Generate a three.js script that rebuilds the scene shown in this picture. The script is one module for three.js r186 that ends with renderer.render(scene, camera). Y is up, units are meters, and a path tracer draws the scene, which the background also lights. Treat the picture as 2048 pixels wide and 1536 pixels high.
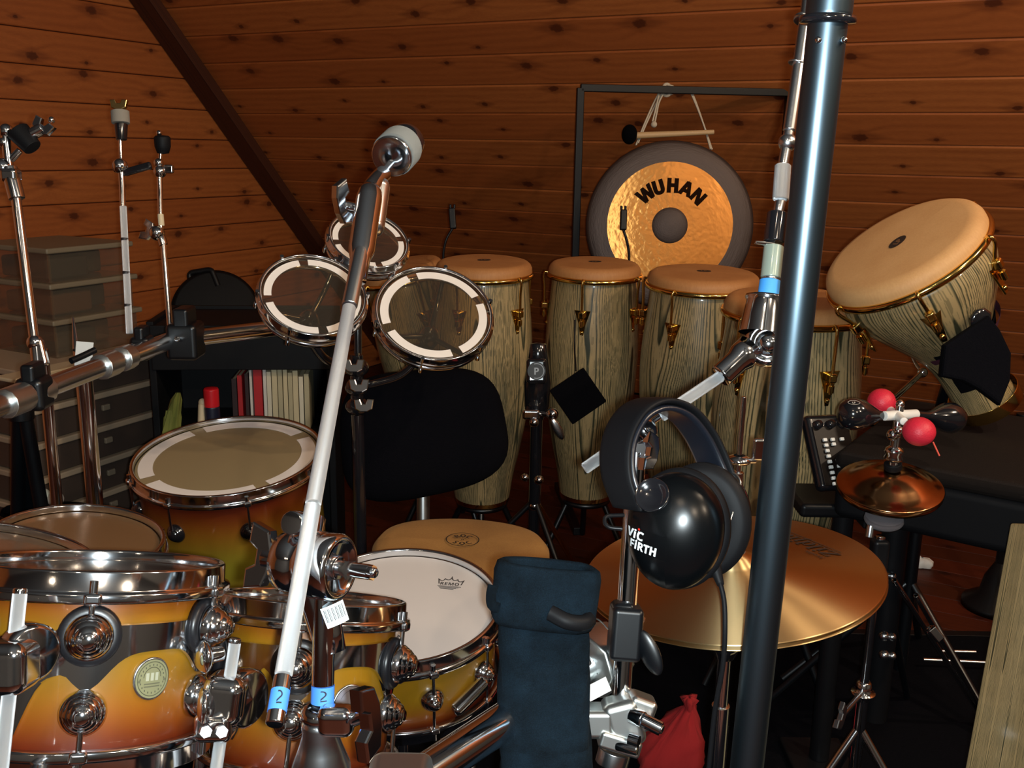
import * as THREE from 'three';
import { RoundedBoxGeometry } from 'three/addons/geometries/RoundedBoxGeometry.js';
import { mergeGeometries } from 'three/addons/utils/BufferGeometryUtils.js';

// ---------- camera, lights, exposure ----------
const F = 1954, EYE = 1.35;
const scene = new THREE.Scene();
scene.background = new THREE.Color(0x000000);
const camera = new THREE.PerspectiveCamera(2 * Math.atan(768 / F) * 180 / Math.PI, 4 / 3, 0.02, 60);
camera.position.set(0, EYE, 0);
camera.rotation.set(THREE.MathUtils.degToRad(-13.5), 0, THREE.MathUtils.degToRad(1.0), 'YXZ');
camera.updateMatrixWorld(true);
scene.add(camera);
const renderer = new THREE.WebGLRenderer();
renderer.toneMapping = THREE.LinearToneMapping;
renderer.toneMappingExposure = 0.62;
renderer.shadowMap.enabled = true;
const camQ = camera.quaternion.clone();
const RIGHT = new THREE.Vector3(1, 0, 0).applyQuaternion(camQ), UPV = new THREE.Vector3(0, 1, 0).applyQuaternion(camQ), FWD = new THREE.Vector3(0, 0, -1).applyQuaternion(camQ);

// the phone's own flash, beside the lens
const flash = new THREE.PointLight(new THREE.Color().setRGB(0.84, 0.96, 1.0), 10, 0, 2);
flash.name = 'camera_flash';
flash.position.copy(camera.position).addScaledVector(RIGHT, 0.014).addScaledVector(UPV, -0.006);
flash.castShadow = true; flash.shadow.radius = 0.35;
scene.add(flash);
const LAMP_COLOR = new THREE.Color().setRGB(1.0, 0.78, 0.56), LAMP_POWER = 7.5;
const CEIL = 2.75;
// x, z, strength of the ceiling downlights
const LAMPS = [[-0.3, 0.6, 0.22], [1.3, -0.5, 0.8], [0.9, 1.6, 0.85], [2.3, -0.8, 1.5], [2.1, 0.9, 0.9], [-1.3, 1.6, 0.06]];

// ---------- helpers ----------
const V = (x, y, z) => new THREE.Vector3(x, y, z), Y = V(0, 1, 0);
let seed = 7;
const rnd = () => { seed = (seed * 16807) % 2147483647; return seed / 2147483647; };
const ray = (x, y) => FWD.clone().addScaledVector(RIGHT, (x - 1024) / F).addScaledVector(UPV, -(y - 768) / F);
const D = (x, y, d) => camera.position.clone().addScaledVector(ray(x, y), d);          // photo pixel + depth -> place
const hitPlane = (x, y, p, n) => { const v = ray(x, y); return camera.position.clone().addScaledVector(v, p.clone().sub(camera.position).dot(n) / v.dot(n)); };
const onLevel = (x, y, h) => hitPlane(x, y, V(0, h, 0), Y);
// direction of a circle's axis from the ratio of its outline and the way its short axis points (degrees clockwise from up)
function axisOf(x, y, ratio, deg) {
  const d = ray(x, y).normalize(), a = THREE.MathUtils.degToRad(deg);
  const u = UPV.clone().addScaledVector(d, -UPV.dot(d)).normalize(), r = d.clone().cross(u);
  return d.clone().multiplyScalar(-ratio).addScaledVector(u.multiplyScalar(Math.cos(a)).addScaledVector(r, Math.sin(a)), Math.sqrt(1 - ratio * ratio)).normalize();
}
const qY = a => new THREE.Quaternion().setFromUnitVectors(Y, a.clone().normalize());
function frame(yAxis, towards) {       // quaternion with local y along yAxis and local z turned towards a direction
  const y = yAxis.clone().normalize(), z = towards.clone().addScaledVector(y, -towards.dot(y)).normalize(), x = y.clone().cross(z);
  return new THREE.Quaternion().setFromRotationMatrix(new THREE.Matrix4().makeBasis(x, y, z));
}
const put = (g, p = V(0, 0, 0), q = null) => { if (q) g.applyQuaternion(q); return g.translate(p.x, p.y, p.z); };
const merge = list => list.length === 1 ? list[0] : mergeGeometries(list.map(g => { const n = g.index ? g.toNonIndexed() : g; for (const k of Object.keys(n.attributes)) if (!['position', 'normal', 'uv'].includes(k)) n.deleteAttribute(k); return n; }));
const lathe = (pts, seg = 48, s = 0, l = Math.PI * 2) => new THREE.LatheGeometry(pts.map(p => new THREE.Vector2(p[0], p[1])), seg, s, l);
function rod(a, b, r, r2 = r, seg = 18) {   // capped rod with chamfered ends
  const L = a.distanceTo(b), c = Math.min(0.0012, r * 0.3, r2 * 0.3, L * 0.3);
  return put(lathe([[0, 0], [r - c, 0], [r, c], [r2, L - c], [r2 - c, L], [0, L]], seg), a, qY(b.clone().sub(a)));
}
const pipe = (pts, r, seg = 40, rs = 10, closed = false) => new THREE.TubeGeometry(new THREE.CatmullRomCurve3(pts, closed, 'centripetal'), seg, r, rs, closed);
const box = (w, h, d, r = 0.003, s = 2) => new RoundedBoxGeometry(w, h, d, s, Math.min(r, w / 2.01, h / 2.01, d / 2.01));
const ball = (r, sx = 1, sy = 1, sz = 1, seg = 28) => new THREE.SphereGeometry(r, seg, Math.round(seg * 0.7)).scale(sx, sy, sz);
const hexRod = (a, b, r) => put(new THREE.CylinderGeometry(r, r, a.distanceTo(b), 6), a.clone().lerp(b, 0.5), qY(b.clone().sub(a)));
const mix = (a, b, t) => a.clone().lerp(b, t);
function extrude(pts, depth, bevel = 0.001) {
  const s = new THREE.Shape(pts.map(p => new THREE.Vector2(p[0], p[1])));
  return new THREE.ExtrudeGeometry(s, { depth: depth - 2 * bevel, bevelEnabled: true, bevelThickness: bevel, bevelSize: bevel, bevelSegments: 2, curveSegments: 8 }).translate(0, 0, -(depth - 2 * bevel) / 2);
}
// a winged nut in the local xy plane, stem along -z
const wingShape = (w, h) => merge([extrude([[-w * 0.18, -h * 0.30], [w * 0.18, -h * 0.30], [w * 0.42, -h * 0.12], [w * 0.5, h * 0.5], [w * 0.24, h * 0.52], [w * 0.14, h * 0.16], [-w * 0.14, h * 0.16], [-w * 0.24, h * 0.52], [-w * 0.5, h * 0.5], [-w * 0.42, -h * 0.12]], h * 0.5, h * 0.08)]);
const taken = {};
function numbered(n) { taken[n] = (taken[n] ?? -1) + 1; return taken[n] ? n + '_' + String(taken[n]).padStart(3, '0') : n; }
function thing(name, label, category, pos = V(0, 0, 0), quat = null, group = null) {
  const o = new THREE.Group(); o.name = numbered(name); o.position.copy(pos); if (quat) o.quaternion.copy(quat);
  o.userData = { label, category }; if (group) o.userData.group = group;
  scene.add(o); o.updateMatrixWorld(true); return o;
}
function part(parent, name, geo, mat, label) {          // geometry in the thing's own frame
  const m = new THREE.Mesh(geo, mat); m.name = name; m.castShadow = m.receiveShadow = true;
  if (label) m.userData.label = label;
  parent.add(m); m.updateMatrixWorld(true); return m;
}
function wpart(parent, name, geo, mat, label) {          // geometry given in room coordinates
  parent.updateMatrixWorld(true);
  return part(parent, name, geo.applyMatrix4(parent.matrixWorld.clone().invert()), mat, label);
}
function struct(name, geo, mat, label) { const m = new THREE.Mesh(geo, mat); m.name = name; m.castShadow = m.receiveShadow = true; m.userData = { kind: 'structure', label }; scene.add(m); return m; }

// ---------- noise and textures ----------
const hash = (x, y) => { let h = (x * 374761393 + y * 668265263) | 0; h = Math.imul(h ^ (h >>> 13), 1274126177); return ((h ^ (h >>> 16)) >>> 0) / 4294967295; };
function noise(x, y, px = 1e6) { const xi = Math.floor(x), yi = Math.floor(y), fx = x - xi, fy = y - yi, s = t => t * t * (3 - 2 * t), w = i => ((i % px) + px) % px;
  const a = hash(w(xi), yi), b = hash(w(xi + 1), yi), c = hash(w(xi), yi + 1), d = hash(w(xi + 1), yi + 1), u = s(fx), v = s(fy); return a + (b - a) * u + (c - a) * v + (a - b - c + d) * u * v; }
const fbm = (x, y, o = 3, px = 1e6) => { let s = 0, a = 0.5; for (let i = 0; i < o; i++) { s += a * noise(x, y, px); x *= 2; y *= 2; px *= 2; a *= 0.5; } return s / (1 - Math.pow(0.5, o)); };
function tex(w, h, fn, srgb = true) {
  const d = new Uint8Array(w * h * 4);
  for (let j = 0; j < h; j++) for (let i = 0; i < w; i++) { const c = fn(i, j, i / w, j / h), k = (j * w + i) * 4; d[k] = Math.max(0, Math.min(255, c[0])); d[k + 1] = Math.max(0, Math.min(255, c[1])); d[k + 2] = Math.max(0, Math.min(255, c[2])); d[k + 3] = 255; }
  const t = new THREE.DataTexture(d, w, h); t.magFilter = t.minFilter = THREE.LinearFilter; t.wrapS = t.wrapT = THREE.RepeatWrapping; if (srgb) t.colorSpace = THREE.SRGBColorSpace; t.needsUpdate = true; return t;
}
const lerp3 = (a, b, t) => [a[0] + (b[0] - a[0]) * t, a[1] + (b[1] - a[1]) * t, a[2] + (b[2] - a[2]) * t];
const ss = (a, b, x) => { const t = Math.max(0, Math.min(1, (x - a) / (b - a))); return t * t * (3 - 2 * t); };
function canvasTex(w, h, draw) { const c = document.createElement('canvas'); c.width = w; c.height = h; const g = c.getContext('2d'); draw(g, w, h); const t = new THREE.CanvasTexture(c); t.colorSpace = THREE.SRGBColorSpace; return t; }

// knotty pine boards: 3 m of board by one board width
function pineTex(s, base, dark) {
  const knots = []; const n = 9; for (let i = 0; i < n; i++) knots.push([(i + 0.2 + 0.6 * hash(i, s)) / n, 0.12 + 0.76 * hash(i + 31, s), 0.5 + 0.8 * hash(i + 77, s), hash(i + 5, s + 3)]);
  return tex(2048, 96, (i, j, u, v) => {
    let warp = 0, k = 0;
    for (const q of knots) { let du = u - q[0]; du -= Math.round(du); const x = du * 3.0 / 0.024 / q[2], y = (v - q[1]) * 0.13 / 0.014 / q[2], r = Math.sqrt(x * x + y * y + 0.4 * x * y * (q[3] - 0.5)); warp += (v - q[1]) * 1.6 * Math.exp(-r * r * 0.16); k = Math.max(k, 1 - ss(0.55, 1.25, r + 0.35 * (noise(i * 0.2, j * 0.3) - 0.5))) ; k = Math.max(k, 0.35 * (1 - ss(1.0, 2.4, Math.abs(x) * 0.55 + Math.abs(y)))); }
    const g = fbm(u * 26, (v + warp) * 11 + s * 17, 3, 26), f = noise(u * 300, v * 60 + s * 9, 300), band = 0.5 + 0.5 * Math.sin((v + warp * 0.8) * 30 + 6 * fbm(u * 7, v * 2 + s * 3, 2, 7));
    let c = lerp3(base, dark, 0.15 + 0.4 * g * band + 0.16 * f); return lerp3(c, [66, 26, 11], k * 0.75);
  });
}
const PINE = [0, 1, 2, 3].map(s => pineTex(s + 1, [196 - s * 5, 116 - s * 5, 58 - s * 3], [136, 68, 30]));
const pineMats = PINE.map(t => new THREE.MeshPhysicalMaterial({ map: t, roughness: 0.5, clearcoat: 0.15, clearcoatRoughness: 0.45 }));

// ---------- materials ----------
const std = (r, g, b, rough, metal = 0, o = {}) => new THREE.MeshPhysicalMaterial({ color: new THREE.Color().setRGB(r, g, b), roughness: rough, metalness: metal, ...o });
const knurl = tex(256, 256, (i, j) => { const a = Math.abs(((i + j) % 16) - 8) + Math.abs(((i - j + 256) % 16) - 8); const v = a * 16; return [v, v, v]; }, false); knurl.repeat.set(6, 40);
const fineNoise = tex(256, 256, (i, j) => { const v = 255 * (0.5 * hash(i, j) + 0.5 * noise(i * 0.25, j * 0.25, 64)); return [v, v, v]; }, false);
const cloth = fineNoise.clone(); cloth.repeat.set(6, 6); cloth.needsUpdate = true;
const M = {
  chrome: std(0.80, 0.83, 0.87, 0.10, 1), pole: std(0.10, 0.14, 0.17, 0.37, 1), chromeDull: std(0.72, 0.75, 0.78, 0.24, 1),
  knurled: std(0.80, 0.83, 0.85, 0.40, 0.85, { bumpMap: knurl, bumpScale: 0.0004 }),
  steel: std(0.62, 0.63, 0.62, 0.3, 1), cast: std(0.70, 0.72, 0.70, 0.33, 1),
  gold: std(0.83, 0.56, 0.17, 0.13, 1), brass: std(0.78, 0.52, 0.2, 0.25, 1),
  black: std(0.006, 0.006, 0.007, 0.4, 0, { specularIntensity: 0.5 }), blackGloss: std(0.008, 0.008, 0.01, 0.12, 0, { clearcoat: 1, clearcoatRoughness: 0.1 }),
  blackMetal: std(0.0015, 0.0025, 0.004, 0.36, 0, { ior: 1.6 }),
  rubber: std(0.006, 0.006, 0.007, 0.55, 0, { specularIntensity: 0.3 }), gasket: std(0.01, 0.01, 0.012, 0.35),
  fabric: std(0.003, 0.003, 0.0045, 1, 0, { specularIntensity: 0.12, bumpMap: cloth, bumpScale: 0.001 }),
  felt: std(0.30, 0.31, 0.29, 1, 0, { bumpMap: cloth, bumpScale: 0.001 }), greyFelt: std(0.17, 0.15, 0.16, 1, 0, { bumpMap: cloth, bumpScale: 0.001 }),
  headWhite: std(0.62, 0.56, 0.52, 0.7, 0, { bumpMap: fineNoise, bumpScale: 0.0001 }), ring: std(0.88, 0.80, 0.73, 0.55),
  headClear: std(0.86, 0.78, 0.66, 0.1, 0, { transmission: 0.98, thickness: 0, ior: 1.45 }),
  white: std(0.75, 0.74, 0.70, 0.5), red: std(0.62, 0.012, 0.02, 0.35), redCloth: std(0.40, 0.012, 0.014, 0.9, 0, { bumpMap: cloth, bumpScale: 0.001 }),
  tapeBlue: std(0.03, 0.14, 0.45, 0.6), tapeBlack: std(0.015, 0.012, 0.014, 0.55), cream: std(0.62, 0.50, 0.32, 0.6), rope: std(0.55, 0.47, 0.36, 0.9),
  wood: std(0.55, 0.36, 0.18, 0.5),
};

// ---------- the room: a loft with one steep boarded roof slope and a boarded gable end ----------
const room = (() => {
  const a2 = THREE.MathUtils.degToRad(-62.6), a1 = THREE.MathUtils.degToRad(27.4), tau = THREE.MathUtils.degToRad(44);
  const d2 = V(Math.sin(a2), 0, -Math.cos(a2)), d1 = V(Math.sin(a1), 0, -Math.cos(a1));        // along the slope's boards, along the gable
  const nh = d1.clone().negate();
  const up = Y.clone().multiplyScalar(Math.cos(tau)).addScaledVector(nh, Math.sin(tau)), n = nh.clone().multiplyScalar(Math.cos(tau)).addScaledVector(Y, -Math.sin(tau));
  const G = D(1340, 460, 4.3), C = hitPlane(620, 490, G, n);
  const foot = C.clone().addScaledVector(up, -C.y / up.y);                                       // corner on the floor
  const rise = CEIL / up.y, along = d2.clone().negate();
  function board(parent, w, len, t, p, q, mats, u0, k, b = 0.006) {
    // a chamfered tongue-and-groove board
    const geo = extrude([[-len / 2, -w / 2 + b + 0.0012], [len / 2, -w / 2 + b + 0.0012], [len / 2, w / 2 - b - 0.0012], [-len / 2, w / 2 - b - 0.0012]], t, b);
    const uv = geo.attributes.uv, pos = geo.attributes.position; for (let i = 0; i < pos.count; i++) uv.setXY(i, (pos.getX(i) + len / 2) / 3 + u0, pos.getY(i) / w + 0.5);
    const m = new THREE.Mesh(put(geo, p, q), mats[k % mats.length]); m.name = 'board'; m.castShadow = m.receiveShadow = true; parent.add(m);
  }
  const basis = (x, y, z) => new THREE.Quaternion().setFromRotationMatrix(new THREE.Matrix4().makeBasis(x, y, z));
  const dark = std(0.05, 0.02, 0.01, 0.9);
  const slab = (w, h, t, c, q, m) => put(new THREE.BoxGeometry(w, h, t), c, q);
  // slope (behind the gong)
  const LEN = 8.2, qs = basis(along, up, n);
  const slope = struct('wall_back', slab(LEN, rise, 0.08, foot.clone().addScaledVector(along, LEN / 2).addScaledVector(up, rise / 2).addScaledVector(n, -0.065), qs), dark, 'sloping back wall lined with horizontal knotty pine boards');
  const W1 = 0.148; for (let i = 0, k = 0; i * W1 < rise; i++, k += 1 + Math.floor(rnd() * 2)) board(slope, W1, LEN, 0.02, foot.clone().addScaledVector(along, LEN / 2).addScaledVector(up, (i + 0.5) * W1).addScaledVector(n, -0.014), qs, pineMats, rnd() * 1.0, k);
  // gable end (behind the storage boxes)
  const toRoom = along, LG = 9.0, qg = basis(d1.clone(), Y, d1.clone().cross(Y));
  const gn = d1.clone().cross(Y); const gs = gn.dot(along) > 0 ? 1 : -1; const gN = gn.clone().multiplyScalar(gs);
  const gc = foot.clone().addScaledVector(d1, 0.4 - LG / 2);
  const gable = struct('wall_left', slab(LG, CEIL, 0.08, gc.clone().addScaledVector(Y, CEIL / 2).addScaledVector(gN, -0.065), qg), dark, 'gable wall lined with horizontal knotty pine boards');
  const W2 = 0.137; for (let i = 0, k = 1; i * W2 < CEIL; i++, k += 1 + Math.floor(rnd() * 2)) board(gable, W2, LG, 0.02, gc.clone().addScaledVector(Y, (i + 0.5) * W2).addScaledVector(gN, -0.014), qg, pineMats, rnd(), k);
  // the dark rake beam along the seam
  const bq = basis(n.clone().cross(up).normalize().negate(), up, n);
  struct('trim_1', put(box(0.12, rise, 0.05, 0.004), foot.clone().addScaledVector(up, rise / 2).addScaledVector(along, 0.06).addScaledVector(n, 0.02), qs), new THREE.MeshPhysicalMaterial({ map: PINE[2], color: new THREE.Color().setRGB(0.16, 0.12, 0.10), roughness: 0.7 }), 'dark timber beam running up the seam of slope and gable');
  // floor
  const fl = struct('floor', put(new THREE.BoxGeometry(LEN + 0.4, 0.1, LG), foot.clone().addScaledVector(along, LEN / 2).addScaledVector(nh, LG / 2 - 0.4).setY(-0.07), basis(along, Y, nh.clone())), dark, 'dark red stained wooden floor');
  const floorMats = [0, 1, 2].map(s => new THREE.MeshPhysicalMaterial({ map: PINE[s], color: new THREE.Color().setRGB(0.16 - s * 0.02, 0.08, 0.07), roughness: 0.5 }));
  for (let i = 0; i < 44; i++) board(fl, 0.11, LEN, 0.02, foot.clone().addScaledVector(along, LEN / 2).addScaledVector(nh, 0.02 + (i + 0.5) * 0.11).setY(-0.01), basis(along, nh.clone().negate(), Y), floorMats, rnd(), i, 0.0003);
  struct('floor_extension', put(new THREE.BoxGeometry(LEN, 0.02, LG - 5.3), foot.clone().addScaledVector(along, LEN / 2).addScaledVector(nh, 4.86 + (LG - 5.3) / 2).setY(-0.01), basis(along, Y, nh.clone())), floorMats[1], 'dark red floor behind the camera');
  // the closing walls and the flat ceiling, outside the view
  const pine = new THREE.MeshPhysicalMaterial({ color: new THREE.Color().setRGB(0.10, 0.095, 0.09), roughness: 0.8 });
  const topEdge = foot.clone().addScaledVector(up, rise);
  struct('ceiling', put(new THREE.BoxGeometry(LEN + 0.3, 0.08, LG), topEdge.clone().addScaledVector(along, LEN / 2).addScaledVector(nh, LG / 2 - 0.15).setY(CEIL + 0.04), basis(along, Y, nh.clone())), pine, 'flat dark grey ceiling above the drum kit');
  struct('wall_right', put(new THREE.BoxGeometry(0.08, CEIL, LG), foot.clone().addScaledVector(along, LEN + 0.03).addScaledVector(nh, LG / 2 - 0.4).setY(CEIL / 2), basis(along, Y, nh.clone())), pine, 'plain dark grey end wall opposite the pine gable');
  struct('wall_front', put(new THREE.BoxGeometry(LEN, CEIL, 0.08), foot.clone().addScaledVector(along, LEN / 2).addScaledVector(nh, LG - 0.45).setY(CEIL / 2), basis(along, Y, nh.clone())), pine, 'plain dark grey wall behind the photographer');
  return { d1, d2, along, nh, n, up, foot, gN, G };
})();

// ceiling downlights: a glowing lens and a light of the same size just under it
for (const [x, z, s] of LAMPS) {
  const t = thing('ceiling_downlight', 'small round white ceiling downlight with a warm glowing lens', 'ceiling light', V(x, CEIL, z), null, 'ceiling downlights');
  part(t, 'housing', lathe([[0, 0], [0.07, 0], [0.07, -0.03], [0.055, -0.035], [0.05, -0.02], [0, -0.02]], 32), M.white);
  part(t, 'lamp_lens', put(new THREE.CylinderGeometry(0.048, 0.048, 0.004, 32), V(0, -0.024, 0)), new THREE.MeshStandardMaterial({ color: 0x000000, emissive: LAMP_COLOR, emissiveIntensity: 30 }));
  const l = new THREE.PointLight(LAMP_COLOR, LAMP_POWER * s, 0, 2); l.name = 'downlight'; l.position.set(0, -0.075, 0); l.castShadow = true; l.shadow.radius = 2; t.add(l);
}

// ---------- drum parts ----------
function burst(s, edgeTop = 0.16, edgeBot = 0.34, mid = [140, 100, 17]) {   // sunburst lacquer: red-brown sprayed edges fading to amber
  return tex(256, 256, (i, j, u, v) => {
    const w = 0.05 * (fbm(u * 8, v * 3 + s, 2, 8) - 0.5), a = ss(0, edgeBot, v + w) * ss(0, edgeTop, 1 - v + w), b = ss(0, edgeBot * 1.7, v + w) * ss(0, edgeTop * 1.9, 1 - v + w);
    let c = lerp3([74, 15, 5], [130, 54, 10], a); c = lerp3(c, mid, b);
    const g = 1 + 0.10 * (fbm(u * 40, v * 3 + s * 7, 2, 40) - 0.5); return [c[0] * g, c[1] * g, c[2] * g];
  });
}
const lacq = t => new THREE.MeshPhysicalMaterial({ map: t, roughness: 0.35, clearcoat: 1, clearcoatRoughness: 0.06 });
const shellMats = [lacq(burst(1)), lacq(burst(2, 0.30, 0.35, [122, 120, 32])), lacq(burst(3, 0.12, 0.30))];
const ang = (r, a, y) => V(r * Math.sin(a), y, r * Math.cos(a));             // local z faces the viewer at angle 0
function hoopGeo(R, s = 1) {                                                 // die-cast hoop, lip above the head plane
  return lathe([[R - 0.001, 0.000], [R - 0.001, 0.010], [R + 0.001, 0.0125], [R + 0.005, 0.0125], [R + 0.007, 0.0105], [R + 0.0075, -0.006], [R + 0.012, -0.008], [R + 0.0135, -0.010], [R + 0.0135, -0.016], [R + 0.012, -0.018], [R + 0.004, -0.018], [R + 0.003, 0.000], [R - 0.001, 0.000]].map(p => [p[0], p[1] * s]), 96);
}
const turret = (r, h) => lathe([[r, 0], [r, h * 0.25], [r * 0.86, h * 0.42], [r * 0.82, h * 0.42], [r * 0.78, h * 0.56], [r * 0.62, h * 0.68], [r * 0.58, h * 0.68], [r * 0.52, h * 0.82], [r * 0.36, h * 0.9], [r * 0.33, h * 0.9], [r * 0.25, h], [0, h]], 32);
function tom(o) {
  // o: name, label, pos, axis, R, h, lugs, phase, shell, head material, ring, gasket, single lugs
  const t = thing(o.name, o.label, o.category ?? 'drum', o.pos, frame(o.axis, o.front ?? camera.position.clone().sub(o.pos)), o.group);
  const R = o.R, h = o.h, sh = R - 0.003;
  part(t, 'shell', lathe([[sh - 0.006, -h + 0.004], [sh - 0.001, -h], [sh, -h + 0.002], [sh, -0.004], [sh - 0.001, -0.002], [sh - 0.006, -0.006], [sh - 0.006, -h + 0.004]].slice(0), 96), o.shell);
  // the lacquer texture runs once up the outside
  { const g = t.children[0].geometry, p = g.attributes.position, uv = g.attributes.uv; for (let i = 0; i < p.count; i++) uv.setXY(i, uv.getX(i), Math.max(0.001, Math.min(0.999, (p.getY(i) + h) / h))); }
  const head = part(t, 'drum_head', lathe([[0, 0.0005], [R - 0.006, 0.0005], [R - 0.001, -0.002], [R + 0.001, -0.009], [R - 0.001, -0.009], [R - 0.003, -0.003], [R - 0.008, -0.0002], [0, -0.0002]], 96), o.head);
  if (o.bottomHead !== false) part(t, 'bottom_head', lathe([[0, -h - 0.0005], [R - 0.004, -h - 0.0005], [R, -h + 0.004], [R - 0.004, -h + 0.0003], [0, -h + 0.0003]], 64), o.bottomHead ?? M.headClear);
  if (o.ring) for (let k = 0; k < 4; k++) part(head, 'ring_segment', lathe([[R * o.ring[0], 0.0010], [R * o.ring[0], 0.0016], [R * o.ring[1], 0.0016], [R * o.ring[1], 0.0010]], 24, (o.ringTurn ?? 0) + k * Math.PI / 2 + 0.085, Math.PI / 2 - 0.17), M.ring);
  part(t, 'hoop', hoopGeo(R), M.chrome); if (!o.noBottomHoop) part(t, 'hoop', put(hoopGeo(R, -1), V(0, -h, 0)), M.chrome);
  const lr = o.lugR ?? 0.019, lh = o.lugH ?? 0.02;
  for (let k = 0; k < o.lugs; k++) {
    const a = (o.phase ?? 0) + k * Math.PI * 2 / o.lugs, out = ang(1, a, 0), rows = o.single ? [-h * 0.5] : [-(o.lugDrop ?? 0.05), -h + (o.lugRise ?? o.lugDrop ?? 0.05)];
    const rr = R + 0.0105;
    rows.forEach((y, i) => {
      if (o.gasket && i === 0) part(t, 'lug_gasket', put(lathe([[0, 0], [lr * 1.34, 0], [lr * 1.34, 0.006], [lr * 1.22, 0.010], [lr, 0.010], [0, 0.010]], 32), ang(sh + (o.plate ? 0.005 : 0), a, y), qY(out)), M.gasket);
      const lug = part(t, 'lug', put(turret(lr, lh), ang(sh + (o.gasket && i === 0 ? 0.011 : 0), a, y), qY(out)), o.lugMat ?? M.chrome);
      const ends = o.single ? [0, 1] : [i];
      for (const e of ends) { const y2 = e ? -h + 0.015 : -0.006, tip = e ? -h + 0.003 : -0.004;
        part(lug, 'tension_rod', merge([rod(ang(rr, a, y), ang(rr, a, y2), 0.0028, 0.0028, 10), hexRod(ang(rr, a, e ? -h + 0.012 : -0.012), ang(rr, a, e ? -h - 0.006 : 0.004), 0.0044), put(lathe([[0.0045, -0.0015], [0.0068, 0], [0.0045, 0.0015]], 12), ang(rr, a, e ? -h + 0.017 : -0.018))]), M.chrome); }
      part(t, 'hoop_ear', put(box(0.017, 0.012, 0.014, 0.004), ang(R + 0.011, a, i || (o.single && 0) ? -h + 0.013 : -0.013), new THREE.Quaternion().setFromAxisAngle(Y, a)), M.chrome);
      if (o.single) part(t, 'hoop_ear', put(box(0.017, 0.012, 0.014, 0.004), ang(R + 0.011, a, -h + 0.013), new THREE.Quaternion().setFromAxisAngle(Y, a)), M.chrome);
    });
  }
  return t;
}
// a curved plate that follows the shell: from angle a0 to a1, between two height functions
function curvedPlate(R, a0, a1, top, bot, th = 0.003, seg = 60) {
  const pos = [], idx = [];
  for (let i = 0; i <= seg; i++) { const a = a0 + (a1 - a0) * i / seg; for (const [r, y] of [[R, top(a)], [R + th, top(a) - 0.001], [R + th, bot(a) + 0.001], [R, bot(a)]]) { const p = ang(r, a, y); pos.push(p.x, p.y, p.z); } }
  for (let i = 0; i < seg; i++) for (let k = 0; k < 3; k++) { const a = i * 4 + k, b = a + 4; idx.push(a, a + 1, b, b, a + 1, b + 1); }
  let g = new THREE.BufferGeometry(); g.setAttribute('position', new THREE.Float32BufferAttribute(pos, 3)); g.setIndex(idx); g = g.toNonIndexed(); g.computeVertexNormals();
  // smooth along the curve
  const p = g.attributes.position, n = g.attributes.normal; for (let i = 0; i < p.count; i++) { if (Math.abs(n.getY(i)) < 0.6) { const l = Math.hypot(p.getX(i), p.getZ(i)); n.setXYZ(i, p.getX(i) / l, 0, p.getZ(i) / l); } }
  g.setAttribute('uv', new THREE.Float32BufferAttribute(new Float32Array(p.count * 2), 2)); return g;
}
const HALF = Math.PI;
function badge(t, R, a, y, w, h, texture, name = 'badge', label) {          // thin oval plate bent round the shell
  const g = new THREE.CircleGeometry(1, 40); const p = g.attributes.position;
  const rim = lathe([[0.001, 0], [1, 0], [1, 0.0018], [0.93, 0.0026], [0.001, 0.0026]], 40);
  for (let i = 0; i < p.count; i++) { const q = ang(R + 0.0034, a + p.getX(i) * w * 0.9 / R, y + p.getY(i) * h * 0.9); p.setXYZ(i, q.x, q.y, q.z); } g.computeVertexNormals();
  const rp = rim.attributes.position; for (let i = 0; i < rp.count; i++) { const q = ang(R + 0.0005 + rp.getY(i), a + rp.getX(i) * w / R, y - rp.getZ(i) * h); rp.setXYZ(i, q.x, q.y, q.z); } rim.computeVertexNormals();
  const b = part(t, name, rim, M.chromeDull, label); part(b, 'print', g, new THREE.MeshPhysicalMaterial({ map: texture, roughness: 0.4, metalness: 0.3 })); return b;
}
const lobe = (a, c, w) => Math.exp(-((a - c) / w) * ((a - c) / w));

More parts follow.
